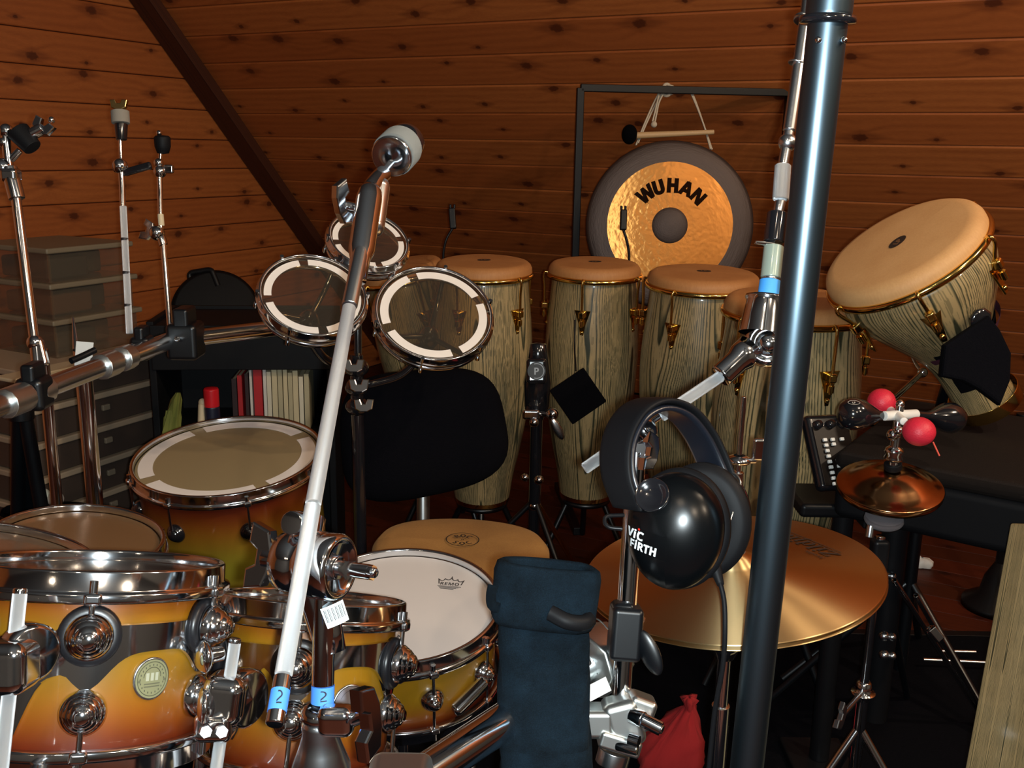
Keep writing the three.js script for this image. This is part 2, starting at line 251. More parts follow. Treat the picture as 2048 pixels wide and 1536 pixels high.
// front ten-inch tom
{
  const px = [200, 1142], d = 1.04;
  const t = tom({ name: 'rack_tom', label: 'amber sunburst rack tom with round silver badge in front of the clear-headed floor tom', pos: D(...px, d), axis: axisOf(...px, 0.10, 5), R: 0.121, h: 0.170, lugs: 6, phase: -0.03, shell: shellMats[0], head: M.headClear, gasket: true, lugDrop: 0.048, lugRise: 0.051, lugR: 0.0215, lugH: 0.026, group: null });
  part(t, 'suspension_mount', curvedPlate(0.1195, -1.5, 1.25, a => -0.038 - 0.028 * ss(-0.2, -0.5, a) , a => -0.066 - 0.042 * (lobe(a, -0.03, 0.2) * 0.8 + lobe(a, 1.02, 0.18) * 0.7) - 0.085 * ss(-0.3, -0.7, a) - 0.02 * ss(-0.15, -0.35, a)), M.chrome, 'wavy chrome suspension plate');
  const mt = part(t, 'tom_mount', put(lathe([[0, 0], [0.034, 0], [0.036, 0.006], [0.030, 0.012], [0.022, 0.016], [0.018, 0.030], [0, 0.032]], 32), ang(0.122, -0.95, -0.095), qY(ang(1, -0.95, 0))), M.gasket);
  part(mt, 'cap', put(lathe([[0.022, 0], [0.022, 0.012], [0.016, 0.02], [0, 0.021]], 28), ang(0.146, -0.95, -0.095), qY(ang(1, -0.95, 0))), M.chrome);
  badge(t, 0.1185, 0.48, -0.092, 0.0186, 0.0205, canvasTex(256, 256, (g, w) => { g.fillStyle = '#8f8f6c'; g.fillRect(0, 0, w, w); g.strokeStyle = '#4c4c3c'; g.lineWidth = 5; g.beginPath(); g.arc(128, 128, 112, 0, 7); g.stroke(); g.beginPath(); g.arc(128, 118, 66, Math.PI, 0); g.stroke(); g.fillStyle = '#5a5a49'; for (let i = 0; i < 20; i++) { const a = i / 20 * 6.283; g.fillRect(128 + 92 * Math.cos(a) - 4, 128 + 92 * Math.sin(a) - 6, 8, 12); } g.fillStyle = '#b9bba4'; for (let k = 0; k < 3; k++) g.fillRect(78 + k * 36, 88, 24, 52); g.fillStyle = '#6b6b55'; g.fillRect(66, 156, 124, 9); g.fillRect(66, 174, 124, 9); for (const x of [30, 226]) { g.beginPath(); g.arc(x, 140, 10, 0, 7); g.fill(); } }), 'badge', 'round silver maker badge with screws');
}
// front eight-inch tom with the dw badge
{
  const px = [628, 1212], d = 1.22;
  const t = tom({ name: 'rack_tom', label: 'amber sunburst rack tom with black dw badge behind the chrome boom stand', pos: D(...px, d), axis: axisOf(...px, 0.09, 6), R: 0.1085, h: 0.187, lugs: 5, phase: -0.10, shell: shellMats[2], head: M.headClear, gasket: true, lugDrop: 0.058, lugRise: 0.07, lugR: 0.023, lugH: 0.026 });
  part(t, 'suspension_mount', curvedPlate(0.107, -1.7, 1.55, a => -0.034 + 0.004 * a, a => -0.058 - 0.045 * (lobe(a, -0.10, 0.25) * 0.9 + lobe(a, 1.16, 0.25)) - 0.09 * ss(-0.45, -0.8, a)), M.chrome, 'wavy chrome suspension plate');
  badge(t, 0.1065, 0.50, -0.10, 0.0214, 0.0235, canvasTex(256, 256, (g, w) => { g.fillStyle = '#9b9aa6'; g.fillRect(0, 0, w, w); g.strokeStyle = '#6a6a78'; g.lineWidth = 4; g.beginPath(); g.arc(128, 110, 84, Math.PI * 1.1, Math.PI * 1.9); g.stroke(); g.fillStyle = '#050507'; g.beginPath(); g.ellipse(112, 150, 44, 34, 0, 0, 7); g.fill(); g.fillRect(128, 64, 26, 118); g.fillStyle = '#9b9aa6'; g.beginPath(); g.ellipse(106, 150, 18, 18, 0, 0, 7); g.fill(); g.strokeStyle = '#050507'; g.lineWidth = 24; g.beginPath(); g.moveTo(168, 118); g.lineTo(178, 172); g.lineTo(196, 140); g.lineTo(212, 172); g.lineTo(226, 118); g.stroke(); g.fillStyle = '#f4f4f4'; g.font = 'bold 24px sans-serif'; g.fillText('drums', 158, 100); }), 'badge', 'oval silver badge reading dw');
}
// snare
{
  const px = [800, 1213], d = 1.67;
  const t = tom({ name: 'snare_drum', label: 'amber snare drum with a white coated head in front of the drum throne', pos: D(...px, d), axis: axisOf(...px, 0.56, -2), R: 0.166, h: 0.135, lugs: 10, phase: 0.275, shell: shellMats[2], head: M.headWhite, single: true, lugR: 0.020, lugH: 0.028, bottomHead: M.headWhite });
  // printed crown mark on the head
  const dec = canvasTex(256, 256, g => { g.clearRect(0, 0, 256, 256); g.strokeStyle = '#3a3432'; g.fillStyle = '#3a3432'; g.lineWidth = 7; g.save(); g.translate(128, 120); g.rotate(0.25); g.beginPath(); g.moveTo(-70, 10); g.lineTo(-80, -40); g.quadraticCurveTo(-50, -10, -40, -50); g.quadraticCurveTo(-10, -20, 0, -70); g.quadraticCurveTo(10, -20, 40, -50); g.quadraticCurveTo(50, -10, 80, -40); g.lineTo(70, 10); g.stroke(); g.font = 'bold 44px sans-serif'; g.fillText('REMO', -66, 20); for (let k = 0; k < 4; k++) g.fillRect(-76 + k * 8, 30 + k * 10, 150 - k * 22, 5); g.restore(); });
  const p = part(t.children[1], 'crown_mark', put(new THREE.CircleGeometry(0.036, 24), V(0, 0, 0), new THREE.Quaternion().setFromEuler(new THREE.Euler(-Math.PI / 2, 0, 0))).translate(0.090, 0.0009, -0.058), new THREE.MeshPhysicalMaterial({ map: dec, transparent: true, roughness: 0.7 }), 'printed crown and lettering');
  const sb = part(t, 'strainer', put(box(0.02, 0.075, 0.022, 0.008, 3), ang(0.176, 0.66, -0.085), new THREE.Quaternion().setFromEuler(new THREE.Euler(0.2, 0.66, -1.15, 'YXZ'))), M.chrome, 'chrome butt plate');
}
// sixteen-inch floor tom with the taped ring
{
  const px = [457, 915], d = 2.21;
  tom({ name: 'floor_tom', label: 'sunburst floor tom with a hazy head and white ring beside the drum throne', pos: D(...px, d), axis: axisOf(...px, 0.42, -7), R: 0.203, h: 0.36, lugs: 8, phase: 0.12, shell: shellMats[1], head: std(0.42, 0.32, 0.17, 0.28, 0, { transmission: 0.25 }), ring: [0.80, 0.955], ringTurn: 0.35, lugR: 0.021, lugDrop: 0.085, lugMat: M.blackGloss });
}
// fourteen-inch floor tom with a clear head
{
  const px = [152, 1086], d = 1.70;
  tom({ name: 'floor_tom', label: 'floor tom with a plain clear amber head below the chrome rack post', pos: D(...px, d), axis: axisOf(...px, 0.42, 2), R: 0.140, h: 0.30, lugs: 8, phase: 0.3, shell: shellMats[1], head: std(0.62, 0.38, 0.18, 0.18, 0, { transmission: 0.75 }), lugR: 0.021, lugDrop: 0.08, lugMat: M.blackGloss });
}
// twelve-inch tom at the picture's edge
{
  const px = [-62, 1128], d = 1.36;
  tom({ name: 'rack_tom', label: 'larger rack tom with clear head tucked behind the badge tom', pos: D(...px, d), axis: axisOf(...px, 0.33, 8), R: 0.162, h: 0.22, lugs: 6, phase: 0.3, shell: shellMats[0], head: std(0.9, 0.72, 0.5, 0.12, 0, { transmission: 0.88 }), lugDrop: 0.06 });
}
// legs for the floor toms (each drum's own parts)
for (const t of scene.children.filter(o => /^floor_tom/.test(o.name))) {
  t.updateMatrixWorld(true); const R = /_001/.test(t.name) ? 0.140 : 0.203;
  for (const a of [0.65, 2.75, -1.5]) { const top = ang(R + 0.014, a, -0.14).applyMatrix4(t.matrixWorld), foot = top.clone().setY(0.0).addScaledVector(ang(1, a, 0).transformDirection(t.matrixWorld).setY(0), 0.03); const l = wpart(t, 'leg', merge([rod(foot.clone().setY(0.02), top, 0.0055), rod(foot, foot.clone().setY(0.03), 0.011)]), M.chrome); wpart(l, 'leg_bracket', put(box(0.03, 0.06, 0.028, 0.008), mix(top, foot, 0.1)), M.chrome); }
}
// snare stand
{
  const s = scene.children.find(o => o.name === 'snare_drum'); s.updateMatrixWorld(true);
  const c = V(0, -0.155, 0).applyMatrix4(s.matrixWorld), t = thing('snare_stand', 'chrome tripod basket stand under the white-headed snare', 'stand', V(c.x, 0, c.z));
  wpart(t, 'column', rod(V(c.x, 0.06, c.z), c.clone().addScaledVector(Y, -0.03), 0.0125), M.chrome);
  for (let k = 0; k < 3; k++) { const a = k * 2.094 + 0.4, e = ang(0.168, a, -0.148).applyMatrix4(s.matrixWorld); const arm = wpart(t, 'basket_arm', pipe([c.clone().addScaledVector(Y, -0.05), mix(c, e, 0.6).addScaledVector(Y, -0.03), e.clone().addScaledVector(Y, -0.008)], 0.006, 20), M.chrome); }
  for (let k = 0; k < 3; k++) { const a = k * 2.094 + 1.2; wpart(t, 'leg', merge([rod(V(c.x + 0.27 * Math.sin(a), 0.012, c.z + 0.27 * Math.cos(a)), V(c.x, 0.22, c.z), 0.008), put(ball(0.014), V(c.x + 0.27 * Math.sin(a), 0.014, c.z + 0.27 * Math.cos(a)))]), M.chrome); }
}
// three small see-through drums over the throne
function rototom(px, d, R, ratio, deg, label, ringTurn) {
  const pos = D(...px, d), t = thing('roto_tom', label, 'drum', pos, frame(axisOf(...px, ratio, deg), camera.position.clone().sub(pos)), 'small shell-less drums');
  const head = part(t, 'drum_head', lathe([[0, 0.0005], [R - 0.005, 0.0005], [R, -0.004], [R - 0.003, -0.005], [R - 0.006, -0.0002], [0, -0.0002]], 80), M.headClear);
  for (let k = 0; k < 4; k++) part(head, 'ring_segment', lathe([[R * 0.80, 0.001], [R * 0.80, 0.0016], [R * 0.945, 0.0016], [R * 0.945, 0.001]], 24, ringTurn + k * Math.PI / 2 + 0.1, Math.PI / 2 - 0.2), M.ring);
  part(t, 'hoop', lathe([[R, 0.001], [R, 0.007], [R + 0.003, 0.009], [R + 0.006, 0.007], [R + 0.006, -0.004], [R + 0.010, -0.006], [R + 0.010, -0.011], [R + 0.003, -0.012], [R, 0.001]], 80), M.chrome);
  part(t, 'frame_ring', lathe([[R - 0.004, -0.03], [R + 0.004, -0.034], [R + 0.006, -0.028], [R + 0.004, -0.022], [R - 0.003, -0.022], [R - 0.004, -0.03]], 80), M.chrome);
  for (let k = 0; k < 6; k++) { const a = ringTurn + 0.4 + k * Math.PI / 3; part(t, 'tension_rod', merge([rod(ang(R + 0.0075, a, 0.006), ang(R + 0.0075, a, -0.04), 0.0025, 0.0025, 8), hexRod(ang(R + 0.0075, a, 0.012), ang(R + 0.0075, a, 0), 0.0045), hexRod(ang(R + 0.0075, a, -0.026), ang(R + 0.0075, a, -0.036), 0.005)]), M.chrome); }
  const sp = []; for (let k = 0; k < 3; k++) { const a = ringTurn + 0.4 + k * 2.094; sp.push(pipe([ang(R, a, -0.03), ang(R * 0.7, a, -0.055), ang(0.012, a, -0.075)], 0.006, 14, 8)); }
  part(t, 'spider', merge(sp), M.blackGloss, 'black three-armed casting');
  part(t, 'hub', lathe([[0, -0.05], [0.012, -0.055], [0.020, -0.07], [0.024, -0.085], [0.018, -0.11], [0.012, -0.125], [0, -0.125]], 28), M.blackGloss);
  return t;
}
const rotoSpots = [[[626, 592], 1.98, 0.103, 0.75, 10, 'middle-sized see-through drum whose hoop touches the tall boom arm', 0.35], [[868, 628], 2.08, 0.121, 0.78, 12, 'largest see-through drum beside the ash conga', 0.62], [[737, 482], 2.12, 0.083, 0.66, 16, 'smallest see-through drum behind the boom arm tip', 0.5]];
const rotos = rotoSpots.map(a => rototom(...a));
{ // their shared post
  const hubs = rotos.map(r => { r.updateMatrixWorld(true); return V(0, -0.118, 0).applyMatrix4(r.matrixWorld); });
  const c = D(715, 800, 2.2), t = thing('drum_mount_stand', 'chrome post with black ball clamps carrying three small see-through drums', 'stand', V(c.x, 0, c.z));
  const top = c.clone().setY(hubs[1].y - 0.02);
  wpart(t, 'post', rod(V(c.x, 0, c.z), top, 0.0145), M.blackGloss);
  const names = ['clamp', 'clamp', 'clamp'];
  hubs.forEach((hp, i) => { const j = c.clone().setY(top.y - 0.03 - 0.045 * i); const arm = wpart(t, 'mount_arm', pipe([hp, mix(hp, j, 0.35).addScaledVector(Y, -0.03), mix(hp, j, 0.75).addScaledVector(Y, -0.015), j], 0.009, 24), M.blackGloss); wpart(arm, 'clamp', merge([put(ball(0.027, 1, 0.8, 1), j), put(ball(0.019), mix(hp, j, 0.12))]), M.blackGloss); wpart(arm, 'clamp_nut', put(wingShape(0.04, 0.03), j.clone().addScaledVector(FWD, -0.035).addScaledVector(RIGHT, i * 0.01), camQ.clone()), M.chrome); });
  wpart(t, 'base', put(lathe([[0, 0], [0.085, 0], [0.085, 0.012], [0.03, 0.03], [0.02, 0.06], [0, 0.06]], 32), V(c.x, 0, c.z)), M.black);
}

// ---------- congas ----------
// pale ash stained grey-green with dark cathedral grain; 1.2 m round by 0.8 m tall
function ashTex(s) {
  return tex(768, 512, (i, j, u, v) => {
    const cx = u * 6, c = Math.floor(cx), f = cx - c - 0.5, w = (noise(u * 8, v * 2.2 + s * 5, 8) - 0.5) * 0.6 + (fbm(u * 20, v * 6 + s, 2, 20) - 0.5) * 0.18;
    const o = hash(c, s) * 3, sg = hash(c, s + 9) > 0.5 ? 1 : -1, arch = (f + w * 0.3) * (f + w * 0.3) * (10 + 8 * hash(c + 3, s)) + sg * v * (0.55 + 0.6 * hash(c, s + 2)) + o + w * 0.8;
    const ringv = (arch * 3.2) % 1, r = ringv < 0 ? ringv + 1 : ringv, line = ss(0.58, 0.92, r) * (1 - ss(0.93, 1, r)), pore = noise(u * 520, v * 24 + s, 520);
    let col = lerp3([184, 160, 116], [158, 134, 92], fbm(u * 5, v * 2 + s * 3, 2, 5)); col = lerp3(col, [44, 48, 34], Math.min(1, line * 0.92 + (pore > 0.72 ? 0.28 : 0)));
    return col;
  });
}
const ashMats = [1, 2, 3].map(s => new THREE.MeshPhysicalMaterial({ map: ashTex(s), roughness: 0.4, clearcoat: 1, clearcoatRoughness: 0.08 }));
const hideMat = new THREE.MeshPhysicalMaterial({ map: tex(256, 256, (i, j, u, v) => { const n = fbm(u * 9, v * 9, 4, 9), f = hash(i, j); return lerp3([198, 142, 88], [170, 112, 62], 0.7 * n + 0.3 * f); }), roughness: 0.62 });
const litHide = new THREE.MeshPhysicalMaterial({ map: tex(256, 256, (i, j, u, v) => { const n = fbm(u * 9, v * 9 + 4, 4, 9), f = hash(i, j + 9); return lerp3([222, 174, 118], [200, 148, 94], 0.7 * n + 0.3 * f); }), roughness: 0.62 });  // hide lightened in the colour for the brighter light on the tipped conga
const sealTex = canvasTex(128, 128, g => { g.clearRect(0, 0, 128, 128); g.fillStyle = '#2a1a10'; g.beginPath(); g.ellipse(64, 64, 56, 40, 0, 0, 7); g.fill(); g.fillStyle = '#8a5c34'; g.font = 'bold 44px sans-serif'; g.fillText('LP', 38, 80); });
const sealMat = new THREE.MeshPhysicalMaterial({ map: sealTex, transparent: true, roughness: 0.8 });
function conga(pos, axis, R, h, label, o = {}) {
  const t = thing('conga', label, 'drum', pos, frame(axis, o.front ?? camera.position.clone().sub(pos).setY(0)), 'ash congas along the sloping wall');
  const S = R - 0.012;
  const prof = o.prof ? o.prof.map(([r, y]) => [S * r, y]) : [[0.62, 0], [0.66, 0.02], [0.74, 0.12], [0.90, 0.26], [1.04, 0.42], [1.10, 0.56], [1.12, 0.68], [1.09, 0.80], [1.03, 0.92], [1.0, 0.985], [0.98, 1]].map(([r, y]) => [S * r, -0.05 - h + h * y]);
  const curve = new THREE.SplineCurve(prof.map(p => new THREE.Vector2(...p))).getPoints(40);
  const g = new THREE.LatheGeometry(curve, 80); { const p = g.attributes.position, uv = g.attributes.uv; for (let i = 0; i < p.count; i++) uv.setXY(i, uv.getX(i) + (o.turn ?? 0), (p.getY(i) + h + 0.05) / 0.8); }
  part(t, 'shell', g, ashMats[o.mat ?? 0]);
  part(t, 'bottom_ring', lathe([[0.61, -0.052], [0.655, -0.05], [0.665, -0.02], [0.65, -0.02]].map(p => [p[0] * S * (o.prof ? 0.72 : 1), p[1] - h]), 48), M.gold);
  const hd = part(t, 'drum_head', lathe([[0, 0], [R * 0.5, -0.001], [R * 0.82, -0.002], [R * 0.90, -0.005], [R * 0.955, -0.012], [R * 0.985, -0.022], [R * 0.99, -0.036], [R * 0.96, -0.046], [R * 0.9, -0.04]], 80), o.hide ?? hideMat);
  { const p = hd.geometry.attributes.position, uv = hd.geometry.attributes.uv; for (let i = 0; i < p.count; i++) uv.setXY(i, p.getX(i) * 2, p.getZ(i) * 2); }
  part(hd, 'printed_seal', put(new THREE.CircleGeometry(0.024, 24), V(0, 0.0006, 0), new THREE.Quaternion().setFromEuler(new THREE.Euler(-Math.PI / 2, 0, 0.2))), sealMat);
  part(t, 'rim', lathe([[R * 0.96, -0.036], [R * 0.995, -0.033], [R + 0.004, -0.037], [R + 0.006, -0.043], [R + 0.003, -0.049], [R * 0.98, -0.049]], 80), M.gold);
  const N = o.lugs ?? 5, pl = Math.max(0.13, 0.2 * 1);
  const rAt = y => { let best = curve[0]; for (const c of curve) if (Math.abs(c.y - y) < Math.abs(best.y - y)) best = c; return best.x; };
  for (let k = 0; k < N; k++) {
    const a = (o.phase ?? 0.1) + k * Math.PI * 2 / N, q = new THREE.Quaternion().setFromAxisAngle(Y, a), yl = -(o.lugY ?? 0.175), r = rAt(yl);
    // triangular side plate
    const lug = part(t, 'lug_plate', merge([put(extrude([[-0.024, 0.030], [0.024, 0.030], [0.010, -0.012], [0.004, -0.05], [-0.004, -0.05], [-0.010, -0.012]], 0.005, 0.0012), ang(r + 0.002, a, yl), q), put(box(0.018, 0.022, 0.022, 0.005), ang(r + 0.012, a, yl + 0.018), q), put(ball(0.006), ang(r + 0.004, a, yl - 0.038))]), M.gold);
    part(lug, 'tuning_hook', merge([pipe([ang(R + 0.001, a, -0.035), ang(R + 0.009, a, -0.034), ang(R + 0.013, a, -0.045), ang(r + 0.014, a, -0.085), ang(r + 0.014, a, yl - 0.02)], 0.004, 20, 8), hexRod(ang(r + 0.014, a, yl), ang(r + 0.014, a, yl - 0.016), 0.008)]), M.gold);
  }
  return t;
}
const lean = (x, z) => V(x, 1, z).normalize();
const congas = [
  conga(D(968, 520, 2.99), lean(0.0, 0.06), 0.150, 0.74, 'ash conga with tan head beside the largest see-through drum', { mat: 0, phase: 0.75, turn: 0.1, lugY: 0.16 }),
  conga(D(1190, 523, 3.08), lean(0.0, 0.05), 0.147, 0.74, 'ash conga in front of the gong with a black square pad hung on it', { mat: 1, phase: -0.22, turn: 0.43, lugY: 0.16 }),
  conga(D(1408, 542, 2.85), lean(0.0, 0.06), 0.164, 0.74, 'ash conga between the padded conga and the black pole', { mat: 2, phase: -0.48, turn: 0.2, lugY: 0.16 }),
  conga(D(1592, 592, 2.32), lean(0.0, 0.05), 0.168, 0.74, 'broad ash conga standing behind the black pole', { mat: 0, phase: 0.55, turn: 0.62, lugY: 0.17 }),
  conga(D(1795, 484, 1.98), axisOf(1795, 484, 0.41, -27), 0.168, 0.39, 'ash conga tipped over with its head showing, in a black sling', { mat: 1, phase: 0.55, turn: 0.3, lugs: 6, lugY: 0.115, hide: litHide, prof: [[0.42, -0.44], [0.40, -0.40], [0.42, -0.32], [0.52, -0.26], [0.72, -0.20], [0.92, -0.14], [1.02, -0.09], [1.02, -0.065], [1.0, -0.055], [0.98, -0.05]], front: FWD.clone().negate() }),
  conga(D(800, 528, 3.25), lean(-0.22, 0.1), 0.14, 0.70, 'ash conga mostly hidden behind the three see-through drums', { mat: 2, phase: 0.3 }),
];
// maker plates on the shells
{
  const t = congas[3]; const g = ball(0.019, 0.8, 2.0, 0.4); part(t, 'shell_plate', put(g, ang(0.172, -0.06, -0.19), new THREE.Quaternion().setFromAxisAngle(Y, -0.06)), std(0.12, 0.03, 0.025, 0.2, 0, { clearcoat: 1 }), 'glossy dark red oval plate');
  part(congas[4], 'shell_plate', put(put(lathe([[0, 0], [0.024, 0], [0.024, 0.005], [0.018, 0.010], [0, 0.013]], 8), V(0, 0, 0), qY(V(0, 0, 1))), ang(0.150, 0.0, -0.165)), M.blackGloss, 'black octagonal plate');
}
// stands under the upright congas
function congaStand(c, label, i) {
  c.updateMatrixWorld(true); const p = c.position.clone(), ax = Y.clone().applyQuaternion(c.quaternion), b = p.clone().addScaledVector(ax, -(0.052 + 0.74 - (i === 5 ? 0.04 : 0)));
  const t = thing('conga_stand', label, 'stand', V(b.x, 0, b.z), null, 'cradle stands under the congas');
  const y = b.y - 0.006;
  wpart(t, 'cradle_ring', put(new THREE.TorusGeometry(0.075, 0.009, 10, 36), V(b.x, y - 0.009, b.z), new THREE.Quaternion().setFromEuler(new THREE.Euler(Math.PI / 2, 0, 0))), M.blackMetal);
  for (let k = 0; k < 3; k++) { const a = k * 2.094 + i; wpart(t, 'leg', pipe([V(b.x + 0.075 * Math.sin(a), y - 0.02, b.z + 0.075 * Math.cos(a)), V(b.x + 0.12 * Math.sin(a), y * 0.5, b.z + 0.12 * Math.cos(a)), V(b.x + 0.17 * Math.sin(a), 0.01, b.z + 0.17 * Math.cos(a))], 0.01, 12, 8), M.blackMetal); }
}
['beside the largest see-through drum', 'with the hung square pad', 'between the padded conga and the pole', 'behind the black pole'].forEach((w, i) => congaStand(congas[i], 'low black three-legged cradle under the ash conga ' + w, i));
congaStand(congas[5], 'low black three-legged cradle under the hidden ash conga', 5);
// pedestal with the round maker mark between two congas
{
  const p = onLevel(1075, 1010, 0), b = D(1074, 800, 2.86); const t = thing('percussion_pedestal', 'black pedestal stand with a round letter mark between two congas', 'stand', V(b.x, 0, b.z));
  const at = (y) => V(b.x, y, b.z);
  wpart(t, 'column', merge([rod(at(0.10), at(0.62), 0.018), put(lathe([[0.020, 0], [0.046, 0.05], [0.05, 0.12], [0.036, 0.20], [0.03, 0.235], [0, 0.24]], 24).scale(0.8, 1, 0.55), at(0.57))]), M.blackGloss);
  const mk = canvasTex(128, 128, g => { g.fillStyle = '#060709'; g.fillRect(0, 0, 128, 128); g.strokeStyle = '#8f97a0'; g.lineWidth = 6; g.beginPath(); g.arc(64, 64, 52, -1.9, 1.9); g.stroke(); g.fillStyle = '#9aa2aa'; g.font = 'bold 70px sans-serif'; g.fillText('P', 42, 90); });
  wpart(t, 'maker_mark', put(new THREE.CircleGeometry(0.026, 28), D(1073, 742, 2.80), camQ), new THREE.MeshPhysicalMaterial({ map: mk, roughness: 0.5 }), 'round mark with the letter P');
  wpart(t, 'mark_backing', put(box(0.06, 0.075, 0.03, 0.012, 3), D(1073, 742, 2.818), camQ), M.blackGloss);
  wpart(t, 'clamp', merge([put(box(0.05, 0.03, 0.05, 0.008), D(1062, 826, 2.82)), put(ball(0.018), D(1105, 828, 2.8)), put(ball(0.014), D(1068, 845, 2.8)), rod(D(1070, 828, 2.82), D(1108, 830, 2.80), 0.008)]), M.chrome);
  wpart(t, 'wing_lever', put(ball(0.022, 0.6, 1.6, 0.35), D(1115, 858, 2.79), new THREE.Quaternion().setFromAxisAngle(FWD, -0.5)), M.chromeDull);
  wpart(t, 'lower_clamp', merge([put(ball(0.02), at(0.31)), put(ball(0.014), D(1078, 960, 2.8)), put(ball(0.012), D(1050, 955, 2.8))]), M.chrome);
  [[1040, 1035], [1150, 985], [1085, 925]].forEach((q, k) => { const a = k * 2.1 + 2.6; wpart(t, 'leg', pipe([at(0.33), V(b.x + 0.10 * Math.sin(a), 0.22, b.z + 0.10 * Math.cos(a)), V(b.x + 0.28 * Math.sin(a), 0.012, b.z + 0.28 * Math.cos(a))], 0.008, 16), k ? M.blackMetal : M.gold); });
}
// black square pad hung from a lug
{
  const c = D(1156, 792, 2.80), t = thing('hanging_pad', 'black square felt pad hung cornerwise on a conga', 'pad', c, camQ.clone().multiply(new THREE.Quaternion().setFromAxisAngle(V(0, 0, 1), 0.60)));
  part(t, 'pad', box(0.118, 0.118, 0.012, 0.004), M.fabric);
  wpart(t, 'cord', pipe([D(1150, 640, 2.87), D(1149, 690, 2.86), D(1152, 742, 2.80)], 0.0025, 10, 6), M.black);
}
// sling and tripod of the tipped conga
{
  const c = congas[4]; c.updateMatrixWorld(true); const at = (r, a, y) => ang(r, a, y).applyMatrix4(c.matrixWorld), ax = Y.clone().applyQuaternion(c.quaternion), S = 0.164;
  const low = at(0, 0, -0.42), t = thing('conga_sling_stand', 'black cloth sling on a chrome stand holding the tipped conga', 'stand', V(low.x, 0, low.z));
  wpart(t, 'sling', put(lathe([[S * 0.62, 0.06], [S * 0.56, 0.03], [S * 0.50, -0.01], [S * 0.47, -0.06]], 60, -0.9, 3.4), at(0, 0, -0.285), c.quaternion), M.fabric);
  wpart(t, 'strap', put(lathe([[S * 0.68, 0.008], [S * 0.66, 0.0], [S * 0.62, -0.010]], 60, -0.95, 3.5), at(0, 0, -0.235), c.quaternion), std(0.05, 0.006, 0.02, 0.7));
  { const pc = [1950, 720], k = 1.88 / F, pts = [[1892, 694], [1930, 668], [1972, 640], [1990, 662], [2012, 708], [2010, 760], [1994, 802], [1958, 774], [1925, 756], [1886, 748]].map(p => [(p[0] - pc[0]) * k, -(p[1] - pc[1]) * k]); wpart(t, 'sling_flap', put(extrude(pts, 0.024, 0.006), D(...pc, 1.88), camQ), M.fabric); }
  wpart(t, 'support_arm', merge([rod(D(1785, 800, 2.02), D(1845, 745, 2.10), 0.006), put(ball(0.011), D(1845, 745, 2.10)), pipe([D(1845, 745, 2.1), D(1832, 728, 2.12), D(1822, 705, 2.14)], 0.004, 8)]), M.chrome);
  wpart(t, 'column', rod(V(low.x, 0.05, low.z - 0.25), V(low.x, 0.62, low.z - 0.25), 0.016), M.blackMetal);
  wpart(t, 'cross_arm', rod(V(low.x, 0.62, low.z - 0.25), at(0.07, Math.PI, -0.36), 0.012), M.blackMetal);
  for (let k = 0; k < 3; k++) { const a = k * 2.094 + 0.5; wpart(t, 'leg', rod(V(low.x, 0.3, low.z - 0.25), V(low.x + 0.3 * Math.sin(a), 0.012, low.z - 0.25 + 0.3 * Math.cos(a)), 0.01), M.blackMetal); }
}
// clip-on microphone holders behind the conga rims
[[[905, 437], [887, 505], 3.0, [893, 478], 'black clip microphone on a bent stalk behind the conga beside the see-through drums'], [[1247, 440], [1258, 505], 3.06, [1252, 475], 'black clip microphone on a stalk in front of the gong']].forEach(([a, b, d, m, label]) => {
  const base = D(b[0], b[1] + 25, d + 0.12), t = thing('clip_microphone', label, 'microphone', base, null, 'clip microphones on the congas');
  const hd = wpart(t, 'clip_body', put(box(0.021, 0.066, 0.021, 0.004), D(a[0], a[1], d + 0.1), camQ.clone().multiply(new THREE.Quaternion().setFromAxisAngle(V(0, 0, 1), (m[0] - a[0]) * -0.006))), M.black);
  wpart(hd, 'clip_jaws', merge([-1, 1].map(s => put(box(0.006, 0.014, 0.018, 0.002), D(a[0] + s * 4, a[1] - 24, d + 0.1)))), M.black);
  wpart(t, 'stalk', pipe([D(a[0], a[1] + 20, d + 0.1), D(m[0], m[1], d + 0.1), D(b[0], b[1], d + 0.11), base], 0.004, 20, 8), M.black);
});

